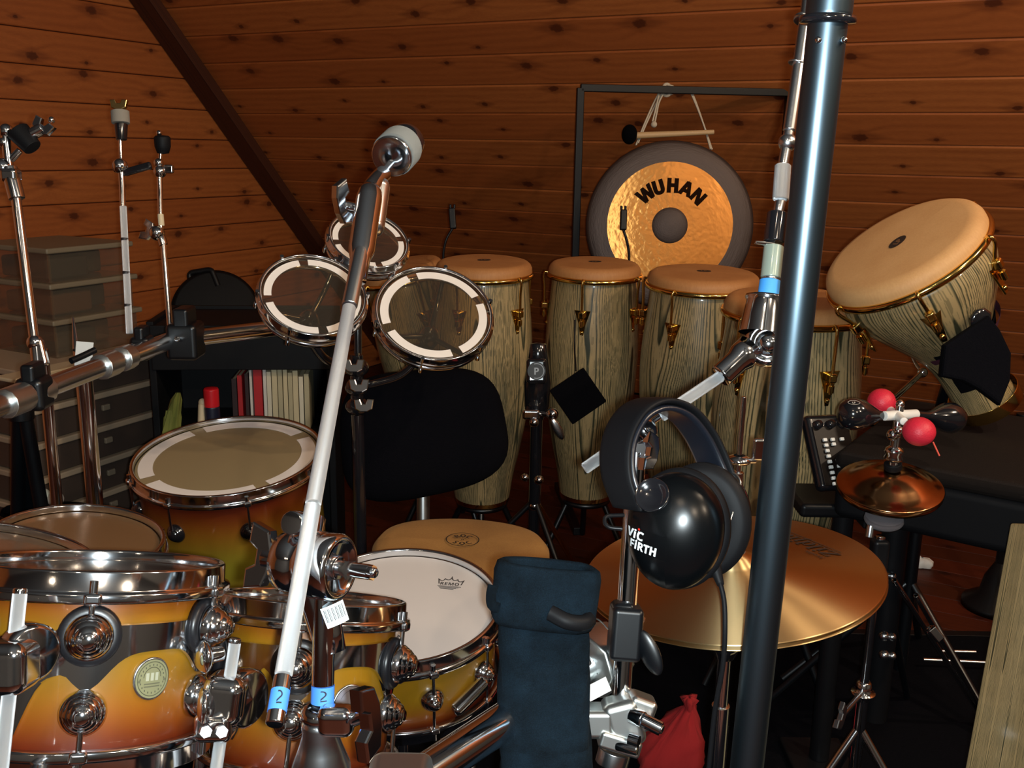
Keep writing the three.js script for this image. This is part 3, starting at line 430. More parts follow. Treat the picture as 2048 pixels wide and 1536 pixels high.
// ---------- gong ----------
{
  const c = D(1339, 451, 3.4), front = camera.position.clone().sub(c).setY(0).normalize(), ax = V(front.x, 0.10, front.z).applyAxisAngle(Y, 0.10).normalize();
  const z = D(1157, 300, 3.45), z2 = D(1570, 300, 3.52), half = z2.clone().sub(z).setY(0), topY = D(1360, 182, 3.48).y;
  const st = thing('gong_stand', 'square black tube frame from which the gong hangs', 'stand', V((z.x + z2.x) / 2, 0, (z.z + z2.z) / 2));
  const q = new THREE.Quaternion().setFromUnitVectors(V(1, 0, 0), half.clone().normalize());
  for (const p of [z, z2]) { wpart(st, 'post', put(box(0.026, topY, 0.026, 0.003), V(p.x, topY / 2, p.z), q), M.black); wpart(st, 'foot', put(box(0.03, 0.03, 0.5, 0.004), V(p.x, 0.015, p.z), q), M.black); }
  wpart(st, 'top_bar', put(box(half.length(), 0.026, 0.026, 0.003), mix(z, z2, 0.5).setY(topY), q), M.black);
  wpart(st, 'lower_bar', put(box(half.length(), 0.026, 0.026, 0.003), mix(z, z2, 0.5).setY(0.16), q), M.black);
  const t = thing('gong', 'bronze gong with dark ring and boss lettered WUHAN', 'gong', c, frame(ax, V(0, -1, 0)));   // local y faces the viewer, local z down
  const R = 0.29, ri = 0.217, rb = 0.064;
  const dark = std(0.085, 0.062, 0.055, 0.55, 0.55, { bumpMap: fineNoise, bumpScale: 0.0006 });
  part(t, 'outer_ring', lathe([[ri, 0.008], [0.25, 0.006], [0.278, 0.002], [R, -0.008], [R, -0.05], [R - 0.006, -0.05], [R - 0.006, -0.012], [ri, 0.002]], 96), dark, 'dark unpolished outer ring');
  const fg = lathe([[rb - 0.004, 0.010], [0.1, 0.0105], [0.16, 0.0100], [ri, 0.008]], 96);
  const p = fg.attributes.position, uv = fg.attributes.uv; for (let i = 0; i < p.count; i++) uv.setXY(i, 0.5 + p.getX(i) / (2 * ri), 0.5 - p.getZ(i) / (2 * ri));
  const face = canvasTex(1024, 1024, g => { g.fillStyle = '#b87c40'; g.fillRect(0, 0, 1024, 1024); g.fillStyle = '#160c08'; g.strokeStyle = '#160c08'; g.textAlign = 'center'; const w = 'WUHAN'; for (let i = 0; i < 5; i++) { g.save(); g.translate(512, 512); g.rotate((i - 2) * 0.36 + 0.03); g.font = 'bold 150px sans-serif'; g.lineWidth = 12; g.fillText(w[i], 0, -268); g.strokeText(w[i], 0, -268); g.restore(); } });
  const ham = tex(512, 512, (i, j, u, v) => { const x = u - 0.5, y = v - 0.5, r = Math.hypot(x, y), a = Math.atan2(y, x); const n = 255 * (0.65 * fbm(r * 40, a * 9 + 40, 3) + 0.35 * noise(u * 40, v * 40)); return [n, n, n]; }, false);
  part(t, 'polished_face', fg, new THREE.MeshPhysicalMaterial({ map: face, metalness: 1, roughness: 0.32, anisotropy: 0.85, anisotropyRotation: Math.PI / 2, bumpMap: ham, bumpScale: 0.0007 }), 'polished face with black letters');
  part(t, 'boss', lathe([[0, 0.022], [0.03, 0.021], [0.052, 0.017], [rb - 0.003, 0.011], [rb, 0.007]], 64), dark, 'dark raised centre');
  const rp = (x, y, d = 3.42) => D(x, y, d);
  const cord = thing('rope', 'cream knotted cord tying the gong to its frame', 'cord', D(1335, 180, 3.46));
  const r = 0.0032;
  wpart(cord, 'strand', merge([pipe([rp(1272, 290), rp(1290, 245, 3.44), rp(1308, 205, 3.45), rp(1322, 178, 3.45)], r, 20, 7), pipe([rp(1276, 286), rp(1296, 240, 3.44), rp(1316, 200, 3.45), rp(1330, 176, 3.45)], r, 20, 7)]), M.rope);
  wpart(cord, 'strand', merge([pipe([rp(1421, 298), rp(1408, 252, 3.43), rp(1392, 205, 3.45), rp(1382, 180, 3.45)], r, 20, 7), pipe([rp(1424, 299), rp(1404, 240, 3.43), rp(1388, 200, 3.45), rp(1380, 182, 3.45)], r, 20, 7)]), M.rope);
  wpart(cord, 'knot', merge([put(new THREE.TorusKnotGeometry(0.014, 0.006, 50, 8, 2, 3), rp(1336, 180, 3.445)), pipe([rp(1346, 180, 3.44), rp(1362, 181, 3.445), rp(1380, 180, 3.45)], 0.005, 12, 8)]), M.rope);
  wpart(cord, 'loose_end', merge([pipe([rp(1328, 185, 3.44), rp(1318, 205, 3.43), rp(1313, 228, 3.43), rp(1309, 248, 3.43)], r, 16, 7), put(ball(0.011), rp(1308, 249, 3.43)), pipe([rp(1318, 188, 3.44), rp(1312, 215, 3.43), rp(1305, 243, 3.43)], r, 12, 7)]), M.rope);
  const a = rp(1272, 271, 3.405), b = rp(1428, 264, 3.40), m = thing('gong_mallet', 'gong beater with a black head slung across the cords', 'mallet', mix(a, b, 0.5));
  wpart(m, 'handle', rod(a, b, 0.0115, 0.008), M.wood);
  wpart(m, 'head', put(ball(0.034, 0.8, 1, 1), rp(1259, 269, 3.405)), M.fabric);
}

// ---------- hardware in front ----------
const tapeBand = (a, b, r) => rod(a, b, r, r, 18);
function numberTape(a, b, r, face) {                        // blue masking tape with a hand-written 2, wrapped round a tube
  const L = a.distanceTo(b), g = new THREE.CylinderGeometry(r, r, L, 24, 1, true);
  const m = canvasTex(256, 128, (c) => { c.fillStyle = '#3f7fd8'; c.fillRect(0, 0, 256, 128); c.strokeStyle = '#0a1020'; c.lineWidth = 9; c.beginPath(); c.arc(128, 44, 20, Math.PI * 1.05, Math.PI * 2.2); c.lineTo(110, 96); c.lineTo(154, 92); c.stroke(); });
  m.wrapS = THREE.RepeatWrapping;
  const uv = g.attributes.uv; for (let i = 0; i < uv.count; i++) uv.setX(i, (uv.getX(i) - face) * 1.5 + 0.5);
  return [put(g, mix(a, b, 0.5), frame(b.clone().sub(a), FWD.clone().negate())), new THREE.MeshPhysicalMaterial({ map: m, roughness: 0.65 })];
}
function tripod(t, base, h, spread, r, mat, turn = 0) { for (let k = 0; k < 3; k++) { const a = turn + k * 2.0944, f = V(base.x + spread * Math.sin(a), 0.014, base.z + spread * Math.cos(a)); const l = wpart(t, 'leg', rod(f, V(base.x, h, base.z), r), mat); wpart(l, 'rubber_foot', put(ball(0.015), f), M.rubber); } }
{ // tall cymbal boom in the middle foreground
  const low = D(640, 1455, 0.80), base = V(low.x, 0, low.z);
  const t = thing('cymbal_boom_stand', 'tall chrome boom stand with a bare white felt tip, crossing the see-through drums', 'stand', base);
  const neck = D(652, 1250, 0.80);
  wpart(t, 'upper_tube', rod(low.clone().addScaledVector(Y, -0.03), neck.clone().addScaledVector(Y, 0.03), 0.0092), M.chrome);
  const tp = numberTape(D(645, 1405, 0.80), D(646, 1370, 0.80), 0.0095, 0.02); wpart(t, 'blue_tape', tp[0], tp[1], 'blue tape marked 2');
  wpart(t, 'lower_tube', rod(V(low.x, 0.02, low.z), V(low.x, low.y - 0.01, low.z), 0.0127), M.chrome);
  wpart(t, 'tube_socket', put(lathe([[0.0125, -0.12], [0.024, -0.10], [0.0255, -0.06], [0.024, -0.035], [0.018, -0.018], [0.0145, -0.006], [0.015, 0.004], [0.0125, 0.008], [0.0095, 0.009]], 36), low), M.chromeDull);
  wpart(t, 'memory_collar', put(lathe([[0.0095, 0], [0.0145, 0.001], [0.0155, 0.004], [0.0145, 0.010], [0.0095, 0.011]], 32), low.clone().addScaledVector(Y, 0.008)), M.chrome);
  const wb = wpart(t, 'wing_bolt', merge([rod(D(680, 1450, 0.80), D(738, 1425, 0.775), 0.006), put(wingShape(0.056, 0.024), D(738, 1437, 0.765), camQ.clone().multiply(new THREE.Quaternion().setFromEuler(new THREE.Euler(0, 1.1, 1.75))))]), M.chrome);
  wpart(t, 'collar_lug', put(box(0.03, 0.026, 0.02, 0.008, 3), D(672, 1440, 0.79)), M.chrome);
  // ratchet
  const c = D(622, 1128, 0.80), ax = RIGHT.clone().addScaledVector(FWD, -0.42).addScaledVector(UPV, -0.05).normalize(), q = qY(ax);
  wpart(t, 'ratchet', put(lathe([[0, -0.030], [0.016, -0.030], [0.024, -0.026], [0.026, -0.018], [0.026, -0.009], [0.0235, -0.008], [0.0235, -0.002], [0.0265, -0.001], [0.0275, 0.006], [0.0275, 0.0125], [0.0262, 0.0135], [0.0275, 0.0145], [0.0275, 0.026], [0.025, 0.029], [0.021, 0.029], [0.0195, 0.024], [0, 0.022]], 48), c, q), M.chrome);
  const bo = c.clone().addScaledVector(ax, 0.022); wpart(t, 'pivot_bolt', merge([rod(bo, bo.clone().addScaledVector(ax, 0.006), 0.010), rod(bo, bo.clone().addScaledVector(ax, 0.034), 0.0062), hexRod(bo.clone().addScaledVector(ax, 0.020), bo.clone().addScaledVector(ax, 0.037), 0.0064), rod(bo.clone().addScaledVector(ax, 0.036), bo.clone().addScaledVector(ax, 0.040), 0.0042)]), M.chrome);
  const wn = c.clone().addScaledVector(ax, -0.046); wpart(t, 'wing_nut', merge([rod(c.clone().addScaledVector(ax, -0.028), wn, 0.009), put(wingShape(0.052, 0.024), wn, new THREE.Quaternion().setFromRotationMatrix(new THREE.Matrix4().makeBasis(UPV.clone().applyAxisAngle(FWD, 0.25), ax.clone().negate(), UPV.clone().applyAxisAngle(FWD, 0.25).cross(ax.clone().negate()))))]), M.chrome);
  wpart(t, 'ratchet_arm', put(lathe([[0, -0.016], [0.0125, -0.015], [0.0135, 0.0], [0.0185, 0.05], [0.019, 0.062], [0, 0.068]], 32).scale(1, 1, 0.8), D(654, 1268, 0.802), qY(c.clone().sub(D(654, 1268, 0.80)))), M.chrome);
  const bar = canvasTex(128, 64, g => { g.fillStyle = '#d8e4e4'; g.fillRect(0, 0, 128, 64); g.fillStyle = '#101418'; let x = 8; for (let i = 0; i < 22; i++) { const w = 1 + (i * 7 % 4); g.fillRect(x, 8, w, 40); x += w + 2 + (i % 2); } });
  wpart(t, 'barcode_label', put(new THREE.CylinderGeometry(0.0187, 0.0178, 0.017, 24, 1, true, -0.55, 1.1), D(661, 1226, 0.800), frame(UPV.clone().applyAxisAngle(FWD, -0.35), FWD.clone().negate().addScaledVector(RIGHT, 0.5))), new THREE.MeshPhysicalMaterial({ map: bar, roughness: 0.5 }), 'white barcode sticker');
  // boom
  // the boom leans away: depth grows along it
  const armX = y => y > 1010 ? 626 - (y - 1010) * 0.1745 : 626 + (1010 - y) * 0.1834, armZ = y => y > 1010 ? 0.797 - (y - 1010) * 0.000262 : 0.797 + (1010 - y) * 0.00040, arm = y => D(armX(y), y, armZ(y));
  const b3 = arm(612), b4 = D(722, 500, 1.0);
  wpart(t, 'boom_end', rod(arm(1450), arm(1352), 0.0066), M.chrome);
  const tp2 = numberTape(arm(1425), arm(1382), 0.0069, 0.02); wpart(t, 'blue_tape', tp2[0], tp2[1], 'blue tape marked 2');
  wpart(t, 'boom_arm', merge([rod(arm(1352), arm(1010), 0.0066), rod(arm(1010), b3, 0.0066)]), M.knurled, 'knurled boom arm');
  for (const [y, y2] of [[948, 968], [764, 786], [606, 617]]) wpart(t, 'black_tape', tapeBand(arm(y), arm(y2), 0.0069), M.tapeBlack);
  wpart(t, 'boom_tube', rod(b3, b4, 0.0078), M.chromeDull);
  const cc = D(618, 1052, 0.805); wpart(t, 'boom_clamp', merge([rod(D(613, 1083, 0.803), D(622, 1032, 0.812), 0.0125), rod(D(622, 1058, 0.80), D(592, 1056, 0.79), 0.008), rod(D(600, 1046, 0.80), D(582, 1046, 0.785), 0.010)]), M.chrome);
  // tip tilter
  const e1 = D(714, 560, 0.985), e2 = D(740, 385, 1.05), e3 = D(766, 348, 1.085);
  wpart(t, 'tilter_block', merge([rod(D(746, 452, 1.05), D(757, 375, 1.07), 0.0125), put(ball(0.0125), D(757, 375, 1.07)), put(ball(0.0125), D(746, 452, 1.05))]), M.chromeDull);
  wpart(t, 'tip_tilter', merge([put(lathe([[0, 0], [0.0095, 0], [0.0105, 0.02], [0.0135, 0.028], [0.0140, 0.080], [0.013, 0.088], [0.009, 0.094], [0, 0.095]].map(p => [p[0], p[1] * e1.distanceTo(e2) / 0.088]), 32), e1, qY(e2.clone().sub(e1))), pipe([mix(e1, e2, 0.9), e2.clone().addScaledVector(UPV, 0.002), mix(e2, e3, 0.5).addScaledVector(UPV, 0.003), e3], 0.0095, 20, 14), put(ball(0.004), D(714, 493, 1.0))]), M.chrome);
  wpart(t, 'tip_wing_nut', merge([put(wingShape(0.046, 0.02), D(682, 408, 1.045), camQ.clone().multiply(new THREE.Quaternion().setFromEuler(new THREE.Euler(0.25, 0.9, -1.35)))), rod(D(690, 412, 1.048), D(722, 420, 1.055), 0.006)]), M.chrome);
  const fdir = FWD.clone().multiplyScalar(0.84).addScaledVector(UPV, 0.52).addScaledVector(RIGHT, 0.22).normalize(), f0 = D(782, 314, 1.10);
  wpart(t, 'tip_rod', rod(e3, f0.clone().addScaledVector(fdir, 0.075), 0.0042), M.chrome);
  wpart(t, 'cup_washer', put(lathe([[0.0, 0.003], [0.008, 0.002], [0.0215, 0.0], [0.0235, 0.0015], [0.0235, 0.005], [0, 0.006]], 40), f0, qY(fdir)), M.chrome);
  wpart(t, 'felt', put(lathe([[0, 0.006], [0.0235, 0.004], [0.0250, 0.008], [0.0252, 0.036], [0.0235, 0.040], [0, 0.041]], 40), f0, qY(fdir)), M.felt, 'thick white felt washer');
  wpart(t, 'tip_cap', put(lathe([[0.019, 0.041], [0.0225, 0.044], [0.0225, 0.056], [0.019, 0.062], [0, 0.064]], 32), f0, qY(fdir)), M.blackGloss);
  tripod(t, base, 0.34, 0.30, 0.010, M.chrome, 0.3);
}
{ // black pole
  const p = D(1574, 768, 0.92), t = thing('microphone_stand', 'tall matte black microphone stand pole with a collar', 'stand', V(p.x, 0, p.z));
  const zAt = (x, y) => { const v = ray(x, y); return camera.position.clone().addScaledVector(v, (p.z - camera.position.z) / v.z); };
  const hiP = zAt(1656, 40), loP = zAt(1508, 1400), dirP = hiP.clone().sub(loP).normalize(), ft = loP.clone().addScaledVector(dirP, -(loP.y - 0.03) / dirP.y), q = qY(dirP), up = k => hiP.clone().addScaledVector(dirP, k);
  t.position.set(ft.x, 0, ft.z); const at = y => V(ft.x, y, ft.z);
  wpart(t, 'pole', rod(ft, hiP, 0.0170, 0.0170, 40), M.pole);
  wpart(t, 'collar', put(lathe([[0.017, -0.004], [0.0235, -0.003], [0.0242, 0.0], [0.0235, 0.003], [0.019, 0.004]], 40), hiP, q), M.blackGloss);
  wpart(t, 'clutch', put(lathe([[0.019, 0.003], [0.0197, 0.006], [0.0197, 0.09], [0.016, 0.098], [0.009, 0.10]], 40), hiP, q), M.pole);
  wpart(t, 'upper_tube', rod(up(0.09), up(0.45), 0.009), M.chrome);
  for (const s of [-0.03, 0.012]) wpart(t, 'clutch_screw', put(ball(0.003), up(-0.022).addScaledVector(FWD, -0.0165).addScaledVector(RIGHT, s > 0 ? 0.011 : -0.011)), M.chrome);
  wpart(t, 'base', put(lathe([[0, 0], [0.14, 0], [0.145, 0.008], [0.13, 0.018], [0.03, 0.03], [0.018, 0.06], [0, 0.06]], 40), at(0)), M.black);
}
{ // rack: bars under the toms
  const h = 0.783, A = D(1236, 1285, 1.155), B = D(835, 1545, 0.90); A.y = h; B.y = h;
  const dir = A.clone().sub(B).normalize(), far = A.clone().addScaledVector(dir, 0.55), L0 = V(-0.62, 0.66, -0.98), Lb = V(B.x - 0.03, 0.66, B.z + 0.0);
  const t = thing('drum_rack', 'chrome tube drum rack with a sloping bar under the snare', 'rack', V(B.x, 0, B.z));
  wpart(t, 'bar', rod(B.clone().addScaledVector(dir, -0.06), A.clone().addScaledVector(dir, 0.05), 0.019, 0.019, 32), M.chrome);
  wpart(t, 'bar', rod(L0, Lb, 0.019, 0.019, 32), M.chrome);
  for (const p of [V(B.x - 0.03, 0, B.z), V(L0.x + 0.02, 0, L0.z), V(B.x + (A.x - B.x) * 0.72, 0, B.z + (A.z - B.z) * 0.72)]) { const top = p.x > 0 ? h : (p.x < -0.4 ? 0.66 : h); const post = wpart(t, 'post', rod(V(p.x, 0.02, p.z), V(p.x, top, p.z), 0.019, 0.019, 28), M.chrome); wpart(post, 'rubber_foot', rod(V(p.x, 0, p.z), V(p.x, 0.04, p.z), 0.025), M.rubber); }
  wpart(t, 'corner_clamp', put(box(0.06, 0.06, 0.06, 0.012, 3), D(800, 1592, 0.89)), M.cast);
  const tp = tapeBand(D(1180, 1340, 1.115).setY(h), D(1200, 1327, 1.125).setY(h), 0.0193); wpart(t, 'blue_tape', tp, M.tapeBlue);
  // memory-lock clamp with the vertical boom tube
  const q = frame(Y, dir.clone().cross(Y)), k = D(1196, 1378, 1.10);
  const cl = wpart(t, 'rack_clamp', merge([put(lathe([[0.0195, -0.024], [0.037, -0.024], [0.040, -0.020], [0.040, 0.020], [0.037, 0.024], [0.0195, 0.024]], 8), mix(B, A, 0.86), frame(dir, Y)), put(box(0.042, 0.030, 0.040, 0.006, 3), D(1186, 1440, 1.06), camQ)]), M.cast, 'cast aluminium rack clamp');
  wpart(cl, 'white_sticker', put(box(0.028, 0.016, 0.001, 0.0004), D(1196, 1378, 1.058), camQ.clone().multiply(new THREE.Quaternion().setFromEuler(new THREE.Euler(-0.3, 0.35, 0.42)))), M.white);
  wpart(cl, 'clamp_nut', merge([put(box(0.018, 0.018, 0.02, 0.003), D(1162, 1318, 1.07), camQ.clone().multiply(new THREE.Quaternion().setFromAxisAngle(V(0, 0, 1), 0.5))), rod(D(1160, 1360, 1.06), D(1172, 1372, 1.05), 0.004)]), M.chromeDull);
  const c2 = wpart(t, 'tube_clamp', merge([put(box(0.040, 0.050, 0.040, 0.009, 3), D(1246, 1440, 1.06), camQ.clone().multiply(new THREE.Quaternion().setFromAxisAngle(V(0, 0, 1), 0.25))), put(box(0.030, 0.034, 0.034, 0.006, 3), D(1278, 1420, 1.06), camQ.clone().multiply(new THREE.Quaternion().setFromAxisAngle(V(0, 0, 1), -0.35))), put(box(0.046, 0.018, 0.03, 0.004), D(1238, 1482, 1.05), camQ.clone().multiply(new THREE.Quaternion().setFromAxisAngle(V(0, 0, 1), -0.3))), rod(D(1188, 1452, 1.05), D(1215, 1458, 1.05), 0.008)]), M.cast, 'cast aluminium tube clamp');
  wpart(c2, 'clamp_bolt', merge([rod(D(1262, 1430, 1.045), D(1288, 1440, 1.035), 0.009), hexRod(D(1286, 1440, 1.035), D(1322, 1458, 1.028), 0.0085), rod(D(1322, 1458, 1.028), D(1326, 1460, 1.027), 0.005)]), M.chrome);
  wpart(c2, 'clamp_bolt', merge([rod(D(1232, 1490, 1.04), D(1276, 1500, 1.03), 0.006), hexRod(D(1258, 1478, 1.035), D(1278, 1484, 1.03), 0.007)]), M.chrome);
  wpart(c2, 'ribbed_cap', rod(D(1230, 1500, 1.06), D(1222, 1530, 1.06), 0.018), M.chromeDull);
  // tom holders: knurled rods and ball clamps
  for (const [x, y, d, nm] of [[455, 1400, 1.0, 'a'], [22, 1330, 0.85, 'b']]) {
    const p = D(x, y, d), up = nm === 'a' ? D(470, 1284, 1.0) : D(40, 1185, 0.865), dn = nm === 'a' ? D(432, 1540, 0.985) : D(6, 1500, 0.84), lo = dn.clone().lerp(up, -0.55); 
    const holder = wpart(t, 'tom_holder', merge([rod(dn.clone().lerp(up, -0.3), up, 0.0063)]), M.knurled, 'knurled tom holder rod');
    wpart(holder, 'rod_tip', rod(mix(up, dn, 0.04), mix(up, dn, -0.03), 0.0060), M.chrome);
    const s = RIGHT.clone();
    if (nm === 'a') {
      wpart(holder, 'ball_clamp', merge([put(box(0.044, 0.050, 0.046, 0.014, 4), D(452, 1395, 1.0), camQ.clone().multiply(new THREE.Quaternion().setFromAxisAngle(V(0, 0, 1), -0.12))), put(lathe([[0, -0.012], [0.026, -0.012], [0.030, -0.008], [0.030, 0.006], [0.026, 0.010], [0, 0.012]], 32), D(488, 1395, 1.01), qY(RIGHT.clone().addScaledVector(FWD, -0.5))), put(box(0.038, 0.03, 0.03, 0.008, 3), D(430, 1450, 0.99), camQ)]), M.chrome);
      wpart(holder, 'clamp_cap', merge([put(lathe([[0, 0], [0.013, 0], [0.0165, 0.004], [0.0165, 0.007], [0.010, 0.012], [0, 0.013]], 28), D(418, 1312, 0.985), qY(RIGHT.clone().multiplyScalar(-0.8).addScaledVector(FWD, -0.6))), rod(D(418, 1312, 0.99), D(445, 1306, 1.0), 0.008), put(lathe([[0, 0], [0.018, 0], [0.019, 0.006], [0.012, 0.010], [0, 0.011]], 28), D(415, 1412, 0.985), qY(RIGHT.clone().multiplyScalar(-0.9).addScaledVector(FWD, -0.4)))]), M.chrome);
      for (const bx of [408, 440]) wpart(holder, 'clamp_bolt', hexRod(D(bx, 1462, 0.97), D(bx + 4, 1464, 0.955), 0.006), M.chromeDull);
      wpart(t, 'holder_post', rod(V(p.x + 0.002, 0.66, -0.98), mix(up, dn, 1.25), 0.0095), M.chrome);
    } else {
      wpart(holder, 'ball_clamp', merge([put(box(0.045, 0.046, 0.045, 0.012, 4), D(16, 1330, 0.85), camQ), put(lathe([[0, -0.012], [0.022, -0.012], [0.026, -0.008], [0.026, 0.006], [0.022, 0.010], [0, 0.012]], 32), D(58, 1305, 0.865), qY(RIGHT.clone().addScaledVector(FWD, -0.7)))]), M.chrome);
      wpart(t, 'holder_post', rod(V(p.x + 0.0, 0.66, -0.98), mix(up, dn, 1.25), 0.0095), M.chrome);
    }
  }
}
{ // boom arm on the rack, carrying the headphones
  const top = D(1273, 902, 1.075), low = D(1240, 1440, 1.075), t = thing('rack_boom_stand', 'chrome boom rising from the rack clamp with blue tape at its joint', 'stand', low);
  wpart(t, 'vertical_tube', rod(low, top, 0.0107, 0.0107, 28), M.chrome);
  const pc = wpart(t, 'plastic_clamp', merge([put(box(0.034, 0.058, 0.044, 0.006, 3), D(1250, 1262, 1.07), camQ.clone().multiply(new THREE.Quaternion().setFromAxisAngle(V(0, 0, 1), -0.08))), put(box(0.024, 0.022, 0.03, 0.006), D(1246, 1222, 1.07), camQ)]), M.blackMetal, 'black plastic clamp');
  wpart(pc, 'wing_bolt', put(ball(0.019, 0.62, 1.35, 0.3), D(1299, 1305, 1.05), camQ.clone().multiply(new THREE.Quaternion().setFromEuler(new THREE.Euler(0.1, -0.5, 0.45)))), M.blackMetal);
  wpart(pc, 'wire', pipe([D(1178, 1232, 1.03), D(1198, 1240, 1.04), D(1216, 1258, 1.05)], 0.0008, 10, 6), M.steel);
  // lower arm
  const a0 = D(1168, 938, 1.06), a1 = D(1330, 826, 1.075), a2 = D(1442, 752, 1.085), a3 = D(1490, 708, 1.09), kn = D(1530, 682, 1.095);
  wpart(t, 'lower_arm', rod(D(1322, 833, 1.073), a2, 0.0066), M.knurled, 'knurled lower arm'); wpart(t, 'lower_arm', rod(a0, D(1212, 907, 1.063), 0.0066), M.knurled, 'knurled arm end');
  wpart(t, 'arm_core', rod(mix(a0, a1, 0.2), a1, 0.0035), M.chrome);
  wpart(t, 'arm_sleeve', put(lathe([[0, 0], [0.0125, 0], [0.0135, 0.004], [0.0135, 0.026], [0.0165, 0.034], [0.017, 0.05], [0, 0.052]], 28), mix(a2, a3, -0.05), qY(a3.clone().sub(a2))), M.chrome);
  wpart(t, 'arm_tilter', merge([put(ball(0.015, 1, 1, 1), D(1288, 862, 1.07)), rod(D(1272, 872, 1.075), D(1300, 852, 1.065), 0.013), put(box(0.026, 0.034, 0.02, 0.005), D(1276, 892, 1.075), camQ.clone()), put(wingShape(0.04, 0.02), D(1302, 905, 1.06), camQ.clone().multiply(new THREE.Quaternion().setFromEuler(new THREE.Euler(0, 0.7, 1.3))))]), M.chrome);
  const kax = FWD.clone().negate().addScaledVector(RIGHT, -0.28).normalize();
  wpart(t, 'knuckle', put(lathe([[0, -0.020], [0.022, -0.020], [0.026, -0.014], [0.027, 0.004], [0.0265, 0.010], [0.023, 0.016], [0.018, 0.017], [0.0165, 0.014], [0.011, 0.014], [0.010, 0.020], [0.006, 0.024], [0, 0.024]], 48), D(1537, 688, 1.09), qY(kax)), M.chrome, 'round ratchet knuckle');
  wpart(t, 'knuckle_cap', put(ball(0.016, 0.9, 1.5, 1), D(1594, 676, 1.10), camQ), M.chrome);
  const u0 = D(1529, 650, 1.095), u1 = D(1541, 560, 1.10), u2 = D(1548, 492, 1.105), u3 = D(1556, 425, 1.108), u4 = D(1566, 330, 1.115), u5 = D(1578, 262, 1.12), u6 = D(1612, 30, 1.14), u7 = D(1622, -60, 1.15);
  wpart(t, 'knuckle_neck', put(lathe([[0.026, 0], [0.024, 0.02], [0.022, 0.036], [0.024, 0.040], [0.024, 0.0425], [0, 0.043]], 28), D(1524, 668, 1.095), qY(u1.clone().sub(u0))), M.chrome);
  wpart(t, 'upper_arm', merge([rod(u0, u1, 0.0115), rod(u1, u2, 0.0095)]), M.chromeDull);
  wpart(t, 'blue_tape', tapeBand(D(1536, 597, 1.098), D(1541, 560, 1.10), 0.0119), std(0.05, 0.30, 0.75, 0.6));
  wpart(t, 'clear_sleeve', rod(D(1541, 556, 1.10), u2, 0.0113), std(0.30, 0.36, 0.30, 0.25, 0.2, { clearcoat: 1 }), 'grey-green plastic sleeve');
  wpart(t, 'black_sleeve', rod(D(1548, 484, 1.105), D(1556, 425, 1.108), 0.0118), M.blackGloss);
  wpart(t, 'spike', rod(D(1510, 485, 1.10), D(1548, 488, 1.105), 0.0022, 0.004), M.chrome);
  wpart(t, 'knurled_grip', rod(D(1561, 400, 1.11), u4, 0.0092), M.knurled);
  wpart(t, 'upper_arm', merge([rod(u3, D(1561, 400, 1.11), 0.006), rod(u4, u5, 0.006), put(ball(0.0105), D(1575, 285, 1.118)), rod(u5, u6, 0.0072), rod(u6, u7, 0.0072), rod(D(1608, 42, 1.139), D(1609, 34, 1.14), 0.0125), rod(D(1592, 128, 1.132), D(1593, 124, 1.132), 0.0095)]), M.chromeDull);
}
